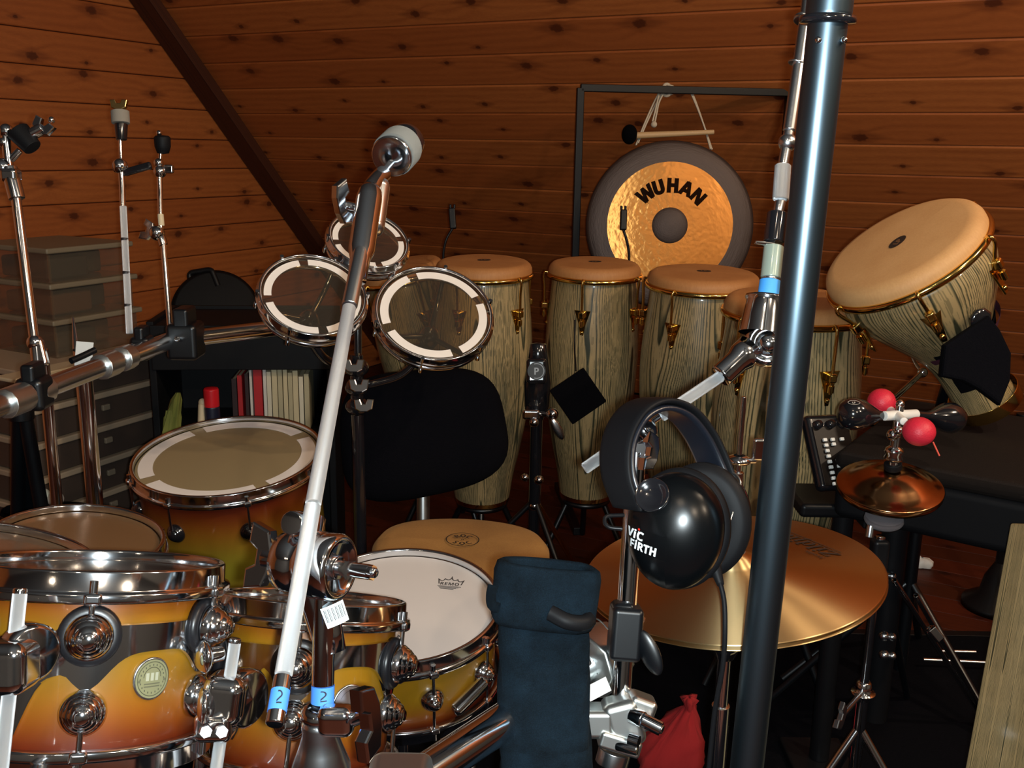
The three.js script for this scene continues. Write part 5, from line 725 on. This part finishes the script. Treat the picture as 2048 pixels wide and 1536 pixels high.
// ---------- storage along the gable ----------
{
  const e1 = room.d1.clone(), e2 = room.gN.clone().negate(), q = new THREE.Quaternion().setFromRotationMatrix(new THREE.Matrix4().makeBasis(e1, Y, e1.clone().cross(Y)));
  const clearBin = std(0.85, 0.78, 0.66, 0.08, 0, { transmission: 0.95, thickness: 0 }), lidM = std(0.22, 0.18, 0.12, 0.5), edgeM = std(0.42, 0.32, 0.22, 0.5);
  const corner = (x, y, d) => D(x, y, d);
  const boxAt = (name, label, cat, px, d, L, dep, h, y0, build, group) => { const p = D(px[0], px[1], d); const base = V(p.x, y0, p.z).addScaledVector(e1, L / 2).addScaledVector(e2, dep / 2); const t = thing(name, label, cat, base, q, group); build(t, L, dep, h); return t; };
  const bin = tint => (t, L, dep, h) => { const w = 0.004; part(t, 'tub', merge([put(new THREE.BoxGeometry(L, h, w), V(0, h / 2, dep / 2 - w)), put(new THREE.BoxGeometry(L, h, w), V(0, h / 2, -dep / 2 + w)), put(new THREE.BoxGeometry(w, h, dep), V(-L / 2 + w, h / 2, 0)), put(new THREE.BoxGeometry(w, h, dep), V(L / 2 - w, h / 2, 0)), put(new THREE.BoxGeometry(L, w, dep), V(0, w / 2, 0))]), clearBin); part(t, 'lid', put(box(L + 0.03, 0.018, dep + 0.03, 0.006), V(0, h + 0.009, 0)), tint); };
  const inside = (t, list) => {};
  const sgn = e1.clone().cross(Y).dot(e2) > 0 ? 1 : -1;
  const y1 = D(80, 700, 3.0).y;
  // drawer stack
  const dTop = D(80, 738, 2.99).y, n = 6, hh = dTop / n;
  for (let i = 0; i < n; i++) {
    boxAt('storage_box', ['dark translucent storage drawer on the floor, bottom of its stack', ...['second', 'third', 'fourth', 'fifth'].map(k => 'dark translucent storage drawer, ' + k + ' from the floor in its stack'), 'dark translucent storage drawer, topmost of its stack'][i], 'drawer', [78, 900], 3.0, 0.62, 0.40, hh, i * hh, (t, L, dep, h) => {
      part(t, 'casing', put(box(L - 0.02, h - 0.022, dep - 0.02, 0.006), V(0, (h - 0.022) / 2, 0)), std(0.07, 0.05, 0.04, 0.35));
      part(t, 'edge_rim', put(box(L + 0.01, 0.020, dep + 0.01, 0.005), V(0, h - 0.012, 0)), edgeM);
      part(t, 'handle', put(box(0.03, 0.02, 0.012, 0.004), V(-0.05, h * 0.5, -sgn * (dep / 2 - 0.004))), std(0.25, 0.2, 0.14, 0.4));
    }, 'stacked storage drawers');
  }
  // clear tubs on top
  let y = n * hh;
  [['shallow clear tub with pale lid, lowest of the tub stack', 0.105, 0.33], ['clear storage tub with pale lid in the middle of the tub stack', 0.098, 0.32], ['clear storage tub with pale lid, topmost of the tub stack', 0.094, 0.31]].forEach(([label, h, L], i) => {
    const t = boxAt('storage_tub', label, 'tub', [104, 600], 3.1, L, 0.34, h, y, bin(lidM), 'clear storage tubs'); y += h + 0.0185;
    // what lies in the tub
    [[-0.07, 0.16, 0.25, 0.09, 0.09], [0.08, 0.13, 0.2, 0.10, 0.05]].forEach(([x, w, dd, hgt, z], k) => { const g = box(w, hgt * 0.75, dd * 0.9, 0.01); const c = std([0.05, 0.12, 0.03][(i + k) % 3], [0.05, 0.06, 0.035][(i + k) % 3], [0.06, 0.04, 0.05][(i + k) % 3], 0.7); part(t, 'packed_contents', put(g, V(x * 0.8, 0.006 + hgt * 0.375, z - 0.07)), c); });
  });
  // wide white lid leaning out beside the tubs
  const t2 = boxAt('plastic_tray', 'wide shallow cream plastic tray lying on the drawer stack', 'tray', [104, 600], 2.86, 0.62, 0.10, 0.02, n * hh, (t, L, dep, h) => { part(t, 'panel', put(box(L, 0.012, dep, 0.005), V(-0.14, 0.007, 0)), M.cream); part(t, 'rim', put(box(L + 0.01, 0.018, 0.012, 0.004), V(-0.14, 0.010, -sgn * dep / 2)), M.cream); });
  // round black case behind
  const cc = D(432, 628, 3.45), ct = thing('cymbal_case', 'round black cymbal case with carrying handle leaning by the gable wall', 'case', V(cc.x, cc.y - 0.15, cc.z));
  wpart(ct, 'body', put(lathe([[0, -0.05], [0.135, -0.05], [0.15, -0.035], [0.15, 0.035], [0.135, 0.05], [0, 0.05]], 60), cc, qY(FWD.clone().negate().addScaledVector(RIGHT, 0.35).addScaledVector(UPV, 0.15).normalize())), std(0.004, 0.0035, 0.004, 0.6, 0, { specularIntensity: 0.3 }));
  wpart(ct, 'handle', pipe([D(382, 568, 3.42), D(380, 548, 3.42), D(398, 543, 3.42), D(422, 541, 3.42), D(428, 552, 3.42), D(436, 572, 3.42)], 0.010, 30), M.black);
  wpart(ct, 'zip', put(new THREE.TorusGeometry(0.150, 0.004, 8, 60), cc, frame(UPV.clone(), FWD.clone().negate().addScaledVector(RIGHT, 0.35).addScaledVector(UPV, 0.15))), M.blackGloss);
  const box2 = thing('plastic_crate', 'black crate under the round cymbal case', 'crate', V(cc.x + 0.06, 0, cc.z)); const ch = cc.y - 0.152;
  part(box2, 'crate_body', put(box(0.24, ch, 0.26, 0.01), V(0, ch / 2, 0)), M.black); part(box2, 'crate_rim', put(box(0.26, 0.03, 0.28, 0.006), V(0, ch - 0.016, 0)), M.blackGloss);
}
// black cabinet with books
{
  const c = D(500, 690, 2.95), q = new THREE.Quaternion().setFromAxisAngle(Y, 0.10), top = 0.86, w = 0.50, dep = 0.30, sh = D(560, 868, 2.85).y;
  const t = thing('bookcase', 'black open bookcase with a row of books behind the floor tom', 'bookcase', V(c.x, 0, c.z), q);
  const bk = std(0.005, 0.005, 0.006, 0.6, 0, { specularIntensity: 0.4 });
  for (const x of [-w / 2, w / 2]) part(t, 'side_panel', put(box(0.02, top, dep, 0.003), V(x, top / 2, 0)), bk);
  part(t, 'back_panel', put(box(w, top, 0.01, 0.002), V(0, top / 2, -dep / 2 + 0.006)), bk);
  for (const y of [0.06, sh, top - 0.01]) part(t, 'shelf', put(box(w - 0.02, 0.02, dep, 0.003), V(0, y - 0.01, 0)), bk);
  part(t, 'fascia', put(box(w, 0.13, 0.014, 0.003), V(0, top - 0.075, dep / 2)), bk);
  t.updateMatrixWorld(true);
  const cols = { red: [0.42, 0.012, 0.015], dark: [0.03, 0.012, 0.012], white: [0.6, 0.56, 0.5], cream: [0.55, 0.46, 0.28], buff: [0.42, 0.36, 0.22], pale: [0.62, 0.56, 0.42] };
  const row = [[-0.03, 0.014, 'dark', 0.155, 'thin dark book'], [-0.014, 0.013, 'red', 0.165, 'narrow red book'], [0.006, 0.010, 'dark', 0.17, 'slim black book'], [0.018, 0.007, 'white', 0.18, 'thin white booklet'], [0.038, 0.024, 'red', 0.205, 'tall thick red book'], [0.058, 0.009, 'white', 0.185, 'white booklet after the tall red book'], [0.070, 0.012, 'pale', 0.175, 'leaning pale booklet'], [0.086, 0.015, 'cream', 0.187, 'cream book'], [0.102, 0.013, 'buff', 0.183, 'buff book'], [0.117, 0.012, 'cream', 0.190, 'taller cream book'], [0.131, 0.012, 'buff', 0.172, 'shorter buff book'], [0.146, 0.015, 'cream', 0.178, 'wide cream book'], [0.162, 0.012, 'pale', 0.160, 'pale low book'], [0.178, 0.014, 'buff', 0.168, 'buff book at the end of the row']];
  row.forEach(([x, bw, col, h, label]) => { const p = V(x + 0.0, sh + 0.001, 0.06).applyMatrix4(t.matrixWorld), b = thing('book', label + ' upright in the black bookcase', 'book', p, q, 'books in the black bookcase'); const k = cols[col]; part(b, 'cover', merge([put(box(0.0012, h, 0.13, 0.0004), V(-bw / 2 + 0.0006, h / 2, 0)), put(box(0.0012, h, 0.13, 0.0004), V(bw / 2 - 0.0006, h / 2, 0)), put(box(bw, h, 0.0015, 0.0005), V(0, h / 2, 0.0645))]), std(...k, 0.6)); part(b, 'pages', put(box(bw - 0.003, h - 0.006, 0.126, 0.0005), V(0, h / 2, 0)), M.cream); });
  // can with red cap and a wooden stick on the same shelf
  const p1 = onLevel(427, 868, sh), p = D(427, 868, 2.82).setY(sh + 0.001), can = thing('spray_can', 'dark can with bright red cap in the black bookcase', 'can', p);
  const capY = D(427, 790, 2.82).y - p.y;
  part(can, 'can_body', lathe([[0, 0], [0.021, 0], [0.022, 0.004], [0.022, capY - 0.03], [0.018, capY - 0.022], [0, capY - 0.022]], 28), std(0.01, 0.012, 0.03, 0.4)); part(can, 'cap', lathe([[0.0215, capY - 0.026], [0.0215, capY + 0.022], [0.019, capY + 0.027], [0, capY + 0.027]], 28), M.red, 'bright red cap');
  const s0 = D(402, 875, 2.80).setY(sh + 0.001), s1 = D(404, 798, 2.80), st = thing('drum_stick', 'pale wooden stick standing beside the red-capped can', 'stick', s0); wpart(st, 'shaft', rod(s0, mix(s0, s1, 0.86), 0.0105), M.cream); wpart(st, 'tip', put(ball(0.0108, 1, 1.3, 1), s1.clone().addScaledVector(Y, -0.012)), M.cream);
}
// green cloth corner and pale mallet heads between the floor toms
{
  const g = D(340, 835, 2.75), t = thing('green_cloth', 'crumpled yellow-green cloth hanging beside the black bookcase', 'cloth', g.clone().addScaledVector(Y, -0.08));
  wpart(t, 'fold', sleeve([[-0.09, 0.014, 0.008], [-0.05, 0.026, 0.012, 0.004], [0, 0.020, 0.012, 0.010], [0.05, 0.010, 0.008, 0.018], [0.07, 0.004, 0.004, 0.022]], g, camQ, 0.03), std(0.16, 0.17, 0.03, 0.95)); wpart(t, 'fold', sleeve([[-0.10, 0.008, 0.006, -0.012], [-0.04, 0.012, 0.008, -0.004], [0.02, 0.008, 0.006, 0.004]], g.clone().addScaledVector(FWD, -0.01), camQ, 0.02), std(0.18, 0.19, 0.04, 0.95));
  const bt = D(95, 1010, 2.66), bag = thing('mallet_bag', 'black upright bag holding soft mallets by the rack post', 'bag', V(bt.x, 0, bt.z)); const bh = bt.y - 0.01;
  part(bag, 'bag_body', sleeve([[0, 0.10, 0.05], [0.02, 0.115, 0.06], [bh * 0.6, 0.12, 0.06], [bh - 0.01, 0.125, 0.06], [bh, 0.12, 0.055], [bh - 0.02, 0.11, 0.045], [0.03, 0.10, 0.04], [0.025, 0.01, 0.01]], V(0, 0, 0), null, 0.01), M.fabric); part(bag, 'bag_trim', sleeve([[bh - 0.03, 0.1245, 0.0605], [bh - 0.028, 0.127, 0.063], [bh - 0.012, 0.128, 0.0635], [bh - 0.01, 0.125, 0.061]], V(0, 0, 0), null, 0.004), M.black);
  [[84, 992, 0.019, [0.55, 0.60, 0.52], 'pale green mallet head'], [111, 998, 0.018, [0.66, 0.60, 0.50], 'cream mallet head'], [68, 1004, 0.014, [0.5, 0.42, 0.32], 'small tan mallet head']].forEach(([x, y, r, c, l]) => { const p = D(x, y, 2.64), m = thing('mallet', 'soft ' + l + ' sticking out of the black bag', 'mallet', V(p.x, p.y - 0.3, p.z)); wpart(m, 'head', put(ball(r * 1.2, 1, 0.92, 1), p), std(...c, 0.9)); wpart(m, 'shaft', rod(V(p.x, p.y - 0.3, p.z), p.clone().addScaledVector(Y, -r * 0.5), 0.005), M.wood); });
  const pd = D(30, 900, 2.3), fold = thing('folded_stand', 'black folded tripod stand leaning below the rack clamps', 'stand', V(pd.x, 0, pd.z)); for (const [x, y, d] of [[25, 1000, 2.35], [85, 985, 2.3], [55, 1000, 2.4]]) { const f = D(x, y, d); wpart(fold, 'leg', rod(f.clone().lerp(D(42, 825, 2.2), -0.9).setY(0.01), D(42 + (x - 50) * 0.2, 825, 2.2), 0.016), M.blackMetal); } wpart(fold, 'hub', rod(D(42, 838, 2.2), D(40, 800, 2.19), 0.028), M.blackMetal);
}
// ---------- right side ----------
{ // padded black case on a stand, with the small mixer
  const yTop = D(1850, 850, 2.15).y, fl = onLevel(1690, 905, yTop), fr = onLevel(2120, 985, yTop), bl = onLevel(1800, 795, yTop), br = fr.clone().add(bl).sub(fl);
  const ex = fr.clone().sub(fl), ez = bl.clone().sub(fl), w = ex.length(), dp = ez.length(), q = new THREE.Quaternion().setFromRotationMatrix(new THREE.Matrix4().makeBasis(ex.clone().normalize(), Y, ex.clone().normalize().cross(Y)));
  const c = fl.clone().add(br).multiplyScalar(0.5), H = 0.14;
  const t = thing('padded_case', 'large flat black padded case on a stand behind the bell cymbal', 'case', V(c.x, yTop - H, c.z), q);
  part(t, 'case_body', put(box(w, H - 0.03, dp, 0.02, 3), V(0, (H - 0.03) / 2, 0)), std(0.003, 0.003, 0.004, 0.7, 0, { specularIntensity: 0.3 })); part(t, 'case_lid', put(box(w + 0.008, 0.035, dp + 0.008, 0.016, 3), V(0, H - 0.0175, 0)), std(0.011, 0.008, 0.007, 0.75, 0, { specularIntensity: 0.3, bumpMap: cloth, bumpScale: 0.001 }));
  const sc = D(1782, 1140, 2.15), s = thing('keyboard_stand', 'black stand with chrome double-braced leg under the padded case', 'stand', V(sc.x, 0, sc.z)), top = yTop - H - 0.002;
  wpart(s, 'column', rod(V(sc.x, 0.10, sc.z), V(sc.x, top - 0.02, sc.z), 0.028), M.black);
  wpart(s, 'top_plate', put(box(0.45, 0.02, 0.28, 0.005), V(sc.x + 0.10, top - 0.01, sc.z)), M.black);
  for (const y of [1150, 1272, 1310]) wpart(s, 'knob', merge([put(ball(0.011), D(1768, y, 2.11)), put(ball(0.009), D(1784, y + 2, 2.11))]), M.chromeDull);
  const f = onLevel(1972, 1446, 0.01), hi = D(1788, 1160, 2.08), mid = D(1862, 1262, 2.09), hi2 = D(1802, 1172, 2.1);
  wpart(s, 'leg', merge([rod(f, hi, 0.006)]), M.chrome); wpart(s, 'leg_brace', rod(mix(f, hi2, 0.02).addScaledVector(RIGHT, 0.008), D(1822, 1190, 2.10).addScaledVector(RIGHT, 0.01), 0.006), M.chrome); wpart(s, 'leg_joint', merge([put(ball(0.012), mid), put(box(0.02, 0.035, 0.012, 0.004), D(1872, 1268, 2.08), camQ.clone().multiply(new THREE.Quaternion().setFromAxisAngle(V(0, 0, 1), 0.7)))]), M.chrome);
  for (const a of [2.5, 4.4]) wpart(s, 'leg', rod(V(sc.x, 0.4, sc.z), V(sc.x + 0.3 * Math.sin(a), 0.012, sc.z + 0.3 * Math.cos(a)), 0.008), M.blackMetal);
  for (const [a, b] of [[[1860, 1212, 2.6], [1990, 1248, 2.6]], [[1890, 1207, 2.65], [1965, 1212, 2.65]]]) wpart(s, 'floor_rod', rod(D(...a).setY(0.03), D(...b).setY(0.03), 0.005), M.chromeDull);
  // mixer
  const mc = D(1662, 905, 2.02), mq = camQ.clone().multiply(new THREE.Quaternion().setFromEuler(new THREE.Euler(-0.35, 0.25, 0.12))), m = thing('audio_mixer', 'small black mixer with white slider caps propped beside the padded case', 'mixer', mc, mq);
  part(m, 'panel', box(0.10, 0.16, 0.03, 0.012, 3), M.blackGloss);
  part(m, 'face_plate', put(box(0.084, 0.125, 0.003, 0.001), V(0, -0.01, 0.016)), std(0.007, 0.004, 0.003, 0.4, 0, { specularIntensity: 0.4 }));
  const cap = (x, y) => part(m, 'slider_cap', put(box(0.009, 0.007, 0.006, 0.0015), V(x, y, 0.021)), M.white);
  for (let k = 0; k < 9; k++) cap(-0.022 + 0.0, 0.022 - k * 0.0115); for (const y of [0.022, 0.012]) cap(-0.004, y); for (const y of [-0.022, -0.034, -0.046, -0.056]) cap(-0.002, y); cap(0.018, 0.022); cap(0.018, -0.02);
  for (const x of [-0.03, 0.0, 0.028]) part(m, 'knob', put(lathe([[0.010, 0], [0.009, 0.012], [0, 0.013]], 20), V(x, 0.055, 0.015), qY(V(0, 0, 1))), M.blackGloss);
  const mb = thing('percussion_table', 'narrow black stand with rounded top carrying the small mixer', 'stand', V(mc.x, 0, mc.z - 0.02));
  wpart(mb, 'top', put(box(0.2, 0.03, 0.14, 0.01), V(mc.x + 0.03, mc.y - 0.108, mc.z - 0.01)), M.black); wpart(mb, 'column', rod(V(mc.x + 0.05, 0.02, mc.z - 0.03), V(mc.x + 0.05, mc.y - 0.12, mc.z - 0.03), 0.022), M.black); wpart(mb, 'base', put(box(0.14, 0.02, 0.16, 0.006), V(mc.x + 0.05, 0.01, mc.z - 0.03)), M.black);
}
{ // bell cymbal stand
  const px = [1780, 968], d = 1.75, c = D(...px, d), ax = axisOf(...px, 0.50, 7), st = thing('bell_stand', 'thin chrome stand with grey felt under the bell cymbal', 'stand', V(D(1765, 1040, 1.75).x, 0, D(1765, 1040, 1.75).z));
  const p = D(1765, 1040, 1.75), at = y => V(p.x, y, p.z);
  wpart(st, 'upper_tube', rod(at(0.25), at(p.y - 0.03), 0.0085), M.chrome);
  const yj = D(1705, 1430, 1.75).y; const col = wpart(st, 'joint_collar', put(lathe([[0.0085, 0.02], [0.013, 0.018], [0.015, 0.008], [0.015, 0], [0.022, -0.002], [0.022, -0.005], [0.011, -0.02]], 28), at(yj)), M.chrome);
  wpart(col, 'wing_nut', merge([rod(at(yj), D(1680, 1436, 1.72), 0.005), put(wingShape(0.045, 0.02), D(1682, 1435, 1.71), camQ.clone().multiply(new THREE.Quaternion().setFromEuler(new THREE.Euler(0, 0.8, 0.9))))]), M.chromeDull);
  wpart(st, 'lower_tube', rod(at(0.04), at(yj), 0.0115), M.chrome);
  wpart(st, 'black_joint', put(box(0.03, 0.08, 0.03, 0.008), at(p.y - 0.075)), M.black);
  wpart(st, 'joint_screw', rod(D(1738, 1075, 1.73), D(1742, 1050, 1.73), 0.007), M.chromeDull);
  wpart(st, 'felt_pad', put(lathe([[0, -0.010], [0.030, -0.011], [0.034, -0.004], [0.032, 0.004], [0, 0.006]], 32), D(1768, 1036, 1.74), qY(ax)), M.greyFelt);
  tripod(st, at(0), 0.30, 0.22, 0.008, M.chrome, 0.9);
  const t = thing('bell_cymbal', 'small shiny brown bell cymbal below the red shakers', 'cymbal', c, qY(ax)), B = std(0.46, 0.23, 0.10, 0.17, 1), R = 0.092;
  part(t, 'bell', lathe([[0.004, 0.030], [0.02, 0.0295], [0.04, 0.024], [0.058, 0.014], [0.068, 0.006], [0.08, 0.001], [R - 0.002, -0.001], [R, -0.004], [R - 0.003, -0.006], [0.078, -0.004], [0.05, 0.010], [0.004, 0.026]], 64), B, 'brown mirror-polished bell');
  part(t, 'lower_bell', put(lathe([[R - 0.004, -0.006], [R - 0.001, -0.011], [R - 0.004, -0.016], [0.06, -0.028], [0.03, -0.036], [0, -0.038]], 64), V(0, 0, 0)), B);
  // shaker tree above it
  const sh = thing('shaker_tree', 'white cross holding two red egg shakers and two black maracas', 'shaker', D(1787, 930, 1.73));
  wpart(sh, 'post', merge([rod(D(1786, 935, 1.73), D(1792, 872, 1.72), 0.0085), put(lathe([[0, 0], [0.015, 0.001], [0.017, 0.006], [0.014, 0.012], [0.017, 0.018], [0.014, 0.024], [0.008, 0.028]], 28), D(1786, 922, 1.73)), put(ball(0.011), D(1786, 870, 1.72)), put(ball(0.009), D(1797, 862, 1.71)), rod(D(1792, 870, 1.72), D(1800, 812, 1.72), 0.0075), put(ball(0.008), D(1800, 808, 1.72)), hexRod(D(1799, 818, 1.72), D(1800, 803, 1.72), 0.006)]), M.chrome);
  wpart(sh, 'rubber_seat', rod(D(1786, 938, 1.735), D(1786, 926, 1.73), 0.0155), M.rubber);
  const cr = wpart(sh, 'cross', merge([rod(D(1768, 832, 1.70), D(1833, 828, 1.74), 0.0085), rod(D(1778, 818, 1.76), D(1808, 843, 1.67), 0.007)]), M.white, 'white plastic cross');
  const rd = std(0.62, 0.02, 0.045, 0.45, 0, { bumpMap: fineNoise, bumpScale: 0.0004 });
  wpart(sh, 'egg_shaker', put(ball(0.0245, 1, 0.96, 1.05), D(1763, 803, 1.77)), rd, 'red egg shaker'); wpart(sh, 'egg_shaker', put(ball(0.0265, 1.02, 0.93, 1), D(1838, 863, 1.65)), rd, 'red egg shaker');
  const mar = (a, b, e) => { const L = e.distanceTo(a); return put(lathe([[0, 0], [0.014, 0.003], [0.024, 0.012], [0.0285, 0.026], [0.027, 0.042], [0.019, 0.060], [0.011, 0.074], [0.0075, 0.09], [0.0075, L]], 32), a, qY(e.clone().sub(a))); };
  const mk = canvasTex(128, 64, g => { g.clearRect(0, 0, 128, 64); g.strokeStyle = '#b9b2a8'; g.lineWidth = 4; g.beginPath(); g.ellipse(64, 32, 54, 24, 0, 0, 7); g.stroke(); g.fillStyle = '#b9b2a8'; g.font = 'bold 30px sans-serif'; g.fillText('LP', 46, 43); });
  const m1 = wpart(sh, 'maraca', mar(D(1678, 826, 1.69), null, D(1772, 832, 1.71)), M.blackGloss, 'glossy black maraca'); wpart(sh, 'maraca', mar(D(1922, 838, 1.80), null, D(1832, 829, 1.75)), M.blackGloss, 'glossy black maraca');
  wpart(m1, 'maker_mark', put(new THREE.CircleGeometry(0.012, 24).scale(1, 0.6, 1), D(1708, 805, 1.672), camQ.clone().multiply(new THREE.Quaternion().setFromEuler(new THREE.Euler(-0.9, 0, 0)))), new THREE.MeshPhysicalMaterial({ map: mk, transparent: true, roughness: 0.5 }));
  wpart(sh, 'antenna', rod(D(1866, 884, 1.66), D(1879, 912, 1.65), 0.0014), std(0.6, 0.06, 0.03, 0.5), 'thin red wire');
}
{ // timber post, rug and small things on the floor
  const l0 = D(1972, 1536, 1.45), l1 = D(2046, 1125, 1.52), ld = l1.clone().sub(l0).normalize(), lf = l0.clone().addScaledVector(ld, -l0.y / ld.y), ll = 0.92, lx = RIGHT.clone().addScaledVector(ld, -RIGHT.dot(ld)).normalize();
  const lb = thing('leaning_board', 'olive-brown ash board leaning beside the tripod leg', 'board', lf.clone().addScaledVector(lx, 0.040), new THREE.Quaternion().setFromRotationMatrix(new THREE.Matrix4().makeBasis(lx, ld, lx.clone().cross(ld))).multiply(new THREE.Quaternion().setFromAxisAngle(Y, -1.2)));
  part(lb, 'plank', put(box(0.15, ll, 0.03, 0.004), V(0, ll / 2 + 0.012, 0)), ashMats[2]); part(lb, 'batten', put(box(0.15, 0.05, 0.02, 0.004), V(0, ll - 0.1, -0.025)), ashMats[1]);
  const rug = thing('drum_rug', 'black rug under the drum kit', 'rug', V(0.1, 0, -1.45));
  part(rug, 'pile', put(box(3.1, 0.003, 2.3, 0.001), V(0.15, 0.0015, 0)), M.fabric); for (const z of [1.15, -1.15]) part(rug, 'binding', put(box(3.14, 0.004, 0.03, 0.001), V(0.15, 0.002, z)), M.black);
  const rp = onLevel(1345, 1480, 0.09), rb = thing('red_cloth_bag', 'crumpled bright red cloth bag under the hi-hat', 'bag', V(rp.x, 0.009, rp.z));
  part(rb, 'bag_body', sleeve([[0, 0.045, 0.03], [0.012, 0.068, 0.05], [0.05, 0.066, 0.05], [0.09, 0.055, 0.04, 0.006], [0.13, 0.034, 0.026, 0.016], [0.16, 0.018, 0.014, 0.026], [0.165, 0.004, 0.004, 0.028]], V(0, 0, 0), null, 0.05), M.redCloth); part(rb, 'gathered_neck', sleeve([[0.15, 0.018, 0.014, 0.025], [0.165, 0.012, 0.012, 0.03], [0.185, 0.022, 0.018, 0.028], [0.19, 0.006, 0.006, 0.03]], V(0, 0, 0), null, 0.03), M.redCloth);
  const wp = onLevel(1846, 1124, 0.02), w = thing('white_cloth', 'small crumpled white cloth on the red floor', 'cloth', V(wp.x, 0.0, wp.z)); part(w, 'bundle', sleeve([[0.001, 0.02, 0.012], [0.004, 0.034, 0.022], [0.02, 0.036, 0.022], [0.032, 0.026, 0.016, -0.004], [0.036, 0.006, 0.004, -0.006]], V(0, 0, 0), null, 0.03, 32, 1), M.white); part(w, 'fold', sleeve([[0.026, 0.012, 0.008, -0.018], [0.034, 0.012, 0.009, -0.018], [0.042, 0.006, 0.005, -0.016], [0.043, 0.001, 0.001, -0.016]], V(0, 0, 0), null, 0.01, 24, 1), M.white);
  const sp = onLevel(1992, 1215, 0), sl = thing('speaker_stand', 'black pole stand with a stepped foot standing on the red floor', 'stand', V(sp.x, 0, sp.z)); wpart(sl, 'pole', rod(V(sp.x, 0.1, sp.z), V(sp.x, 0.62, sp.z), 0.02), M.black); wpart(sl, 'foot', put(lathe([[0, 0], [0.10, 0], [0.10, 0.02], [0.055, 0.05], [0.045, 0.10], [0.03, 0.13], [0.02, 0.15]], 32), V(sp.x, 0, sp.z)), M.black);
}
renderer.render(scene, camera);
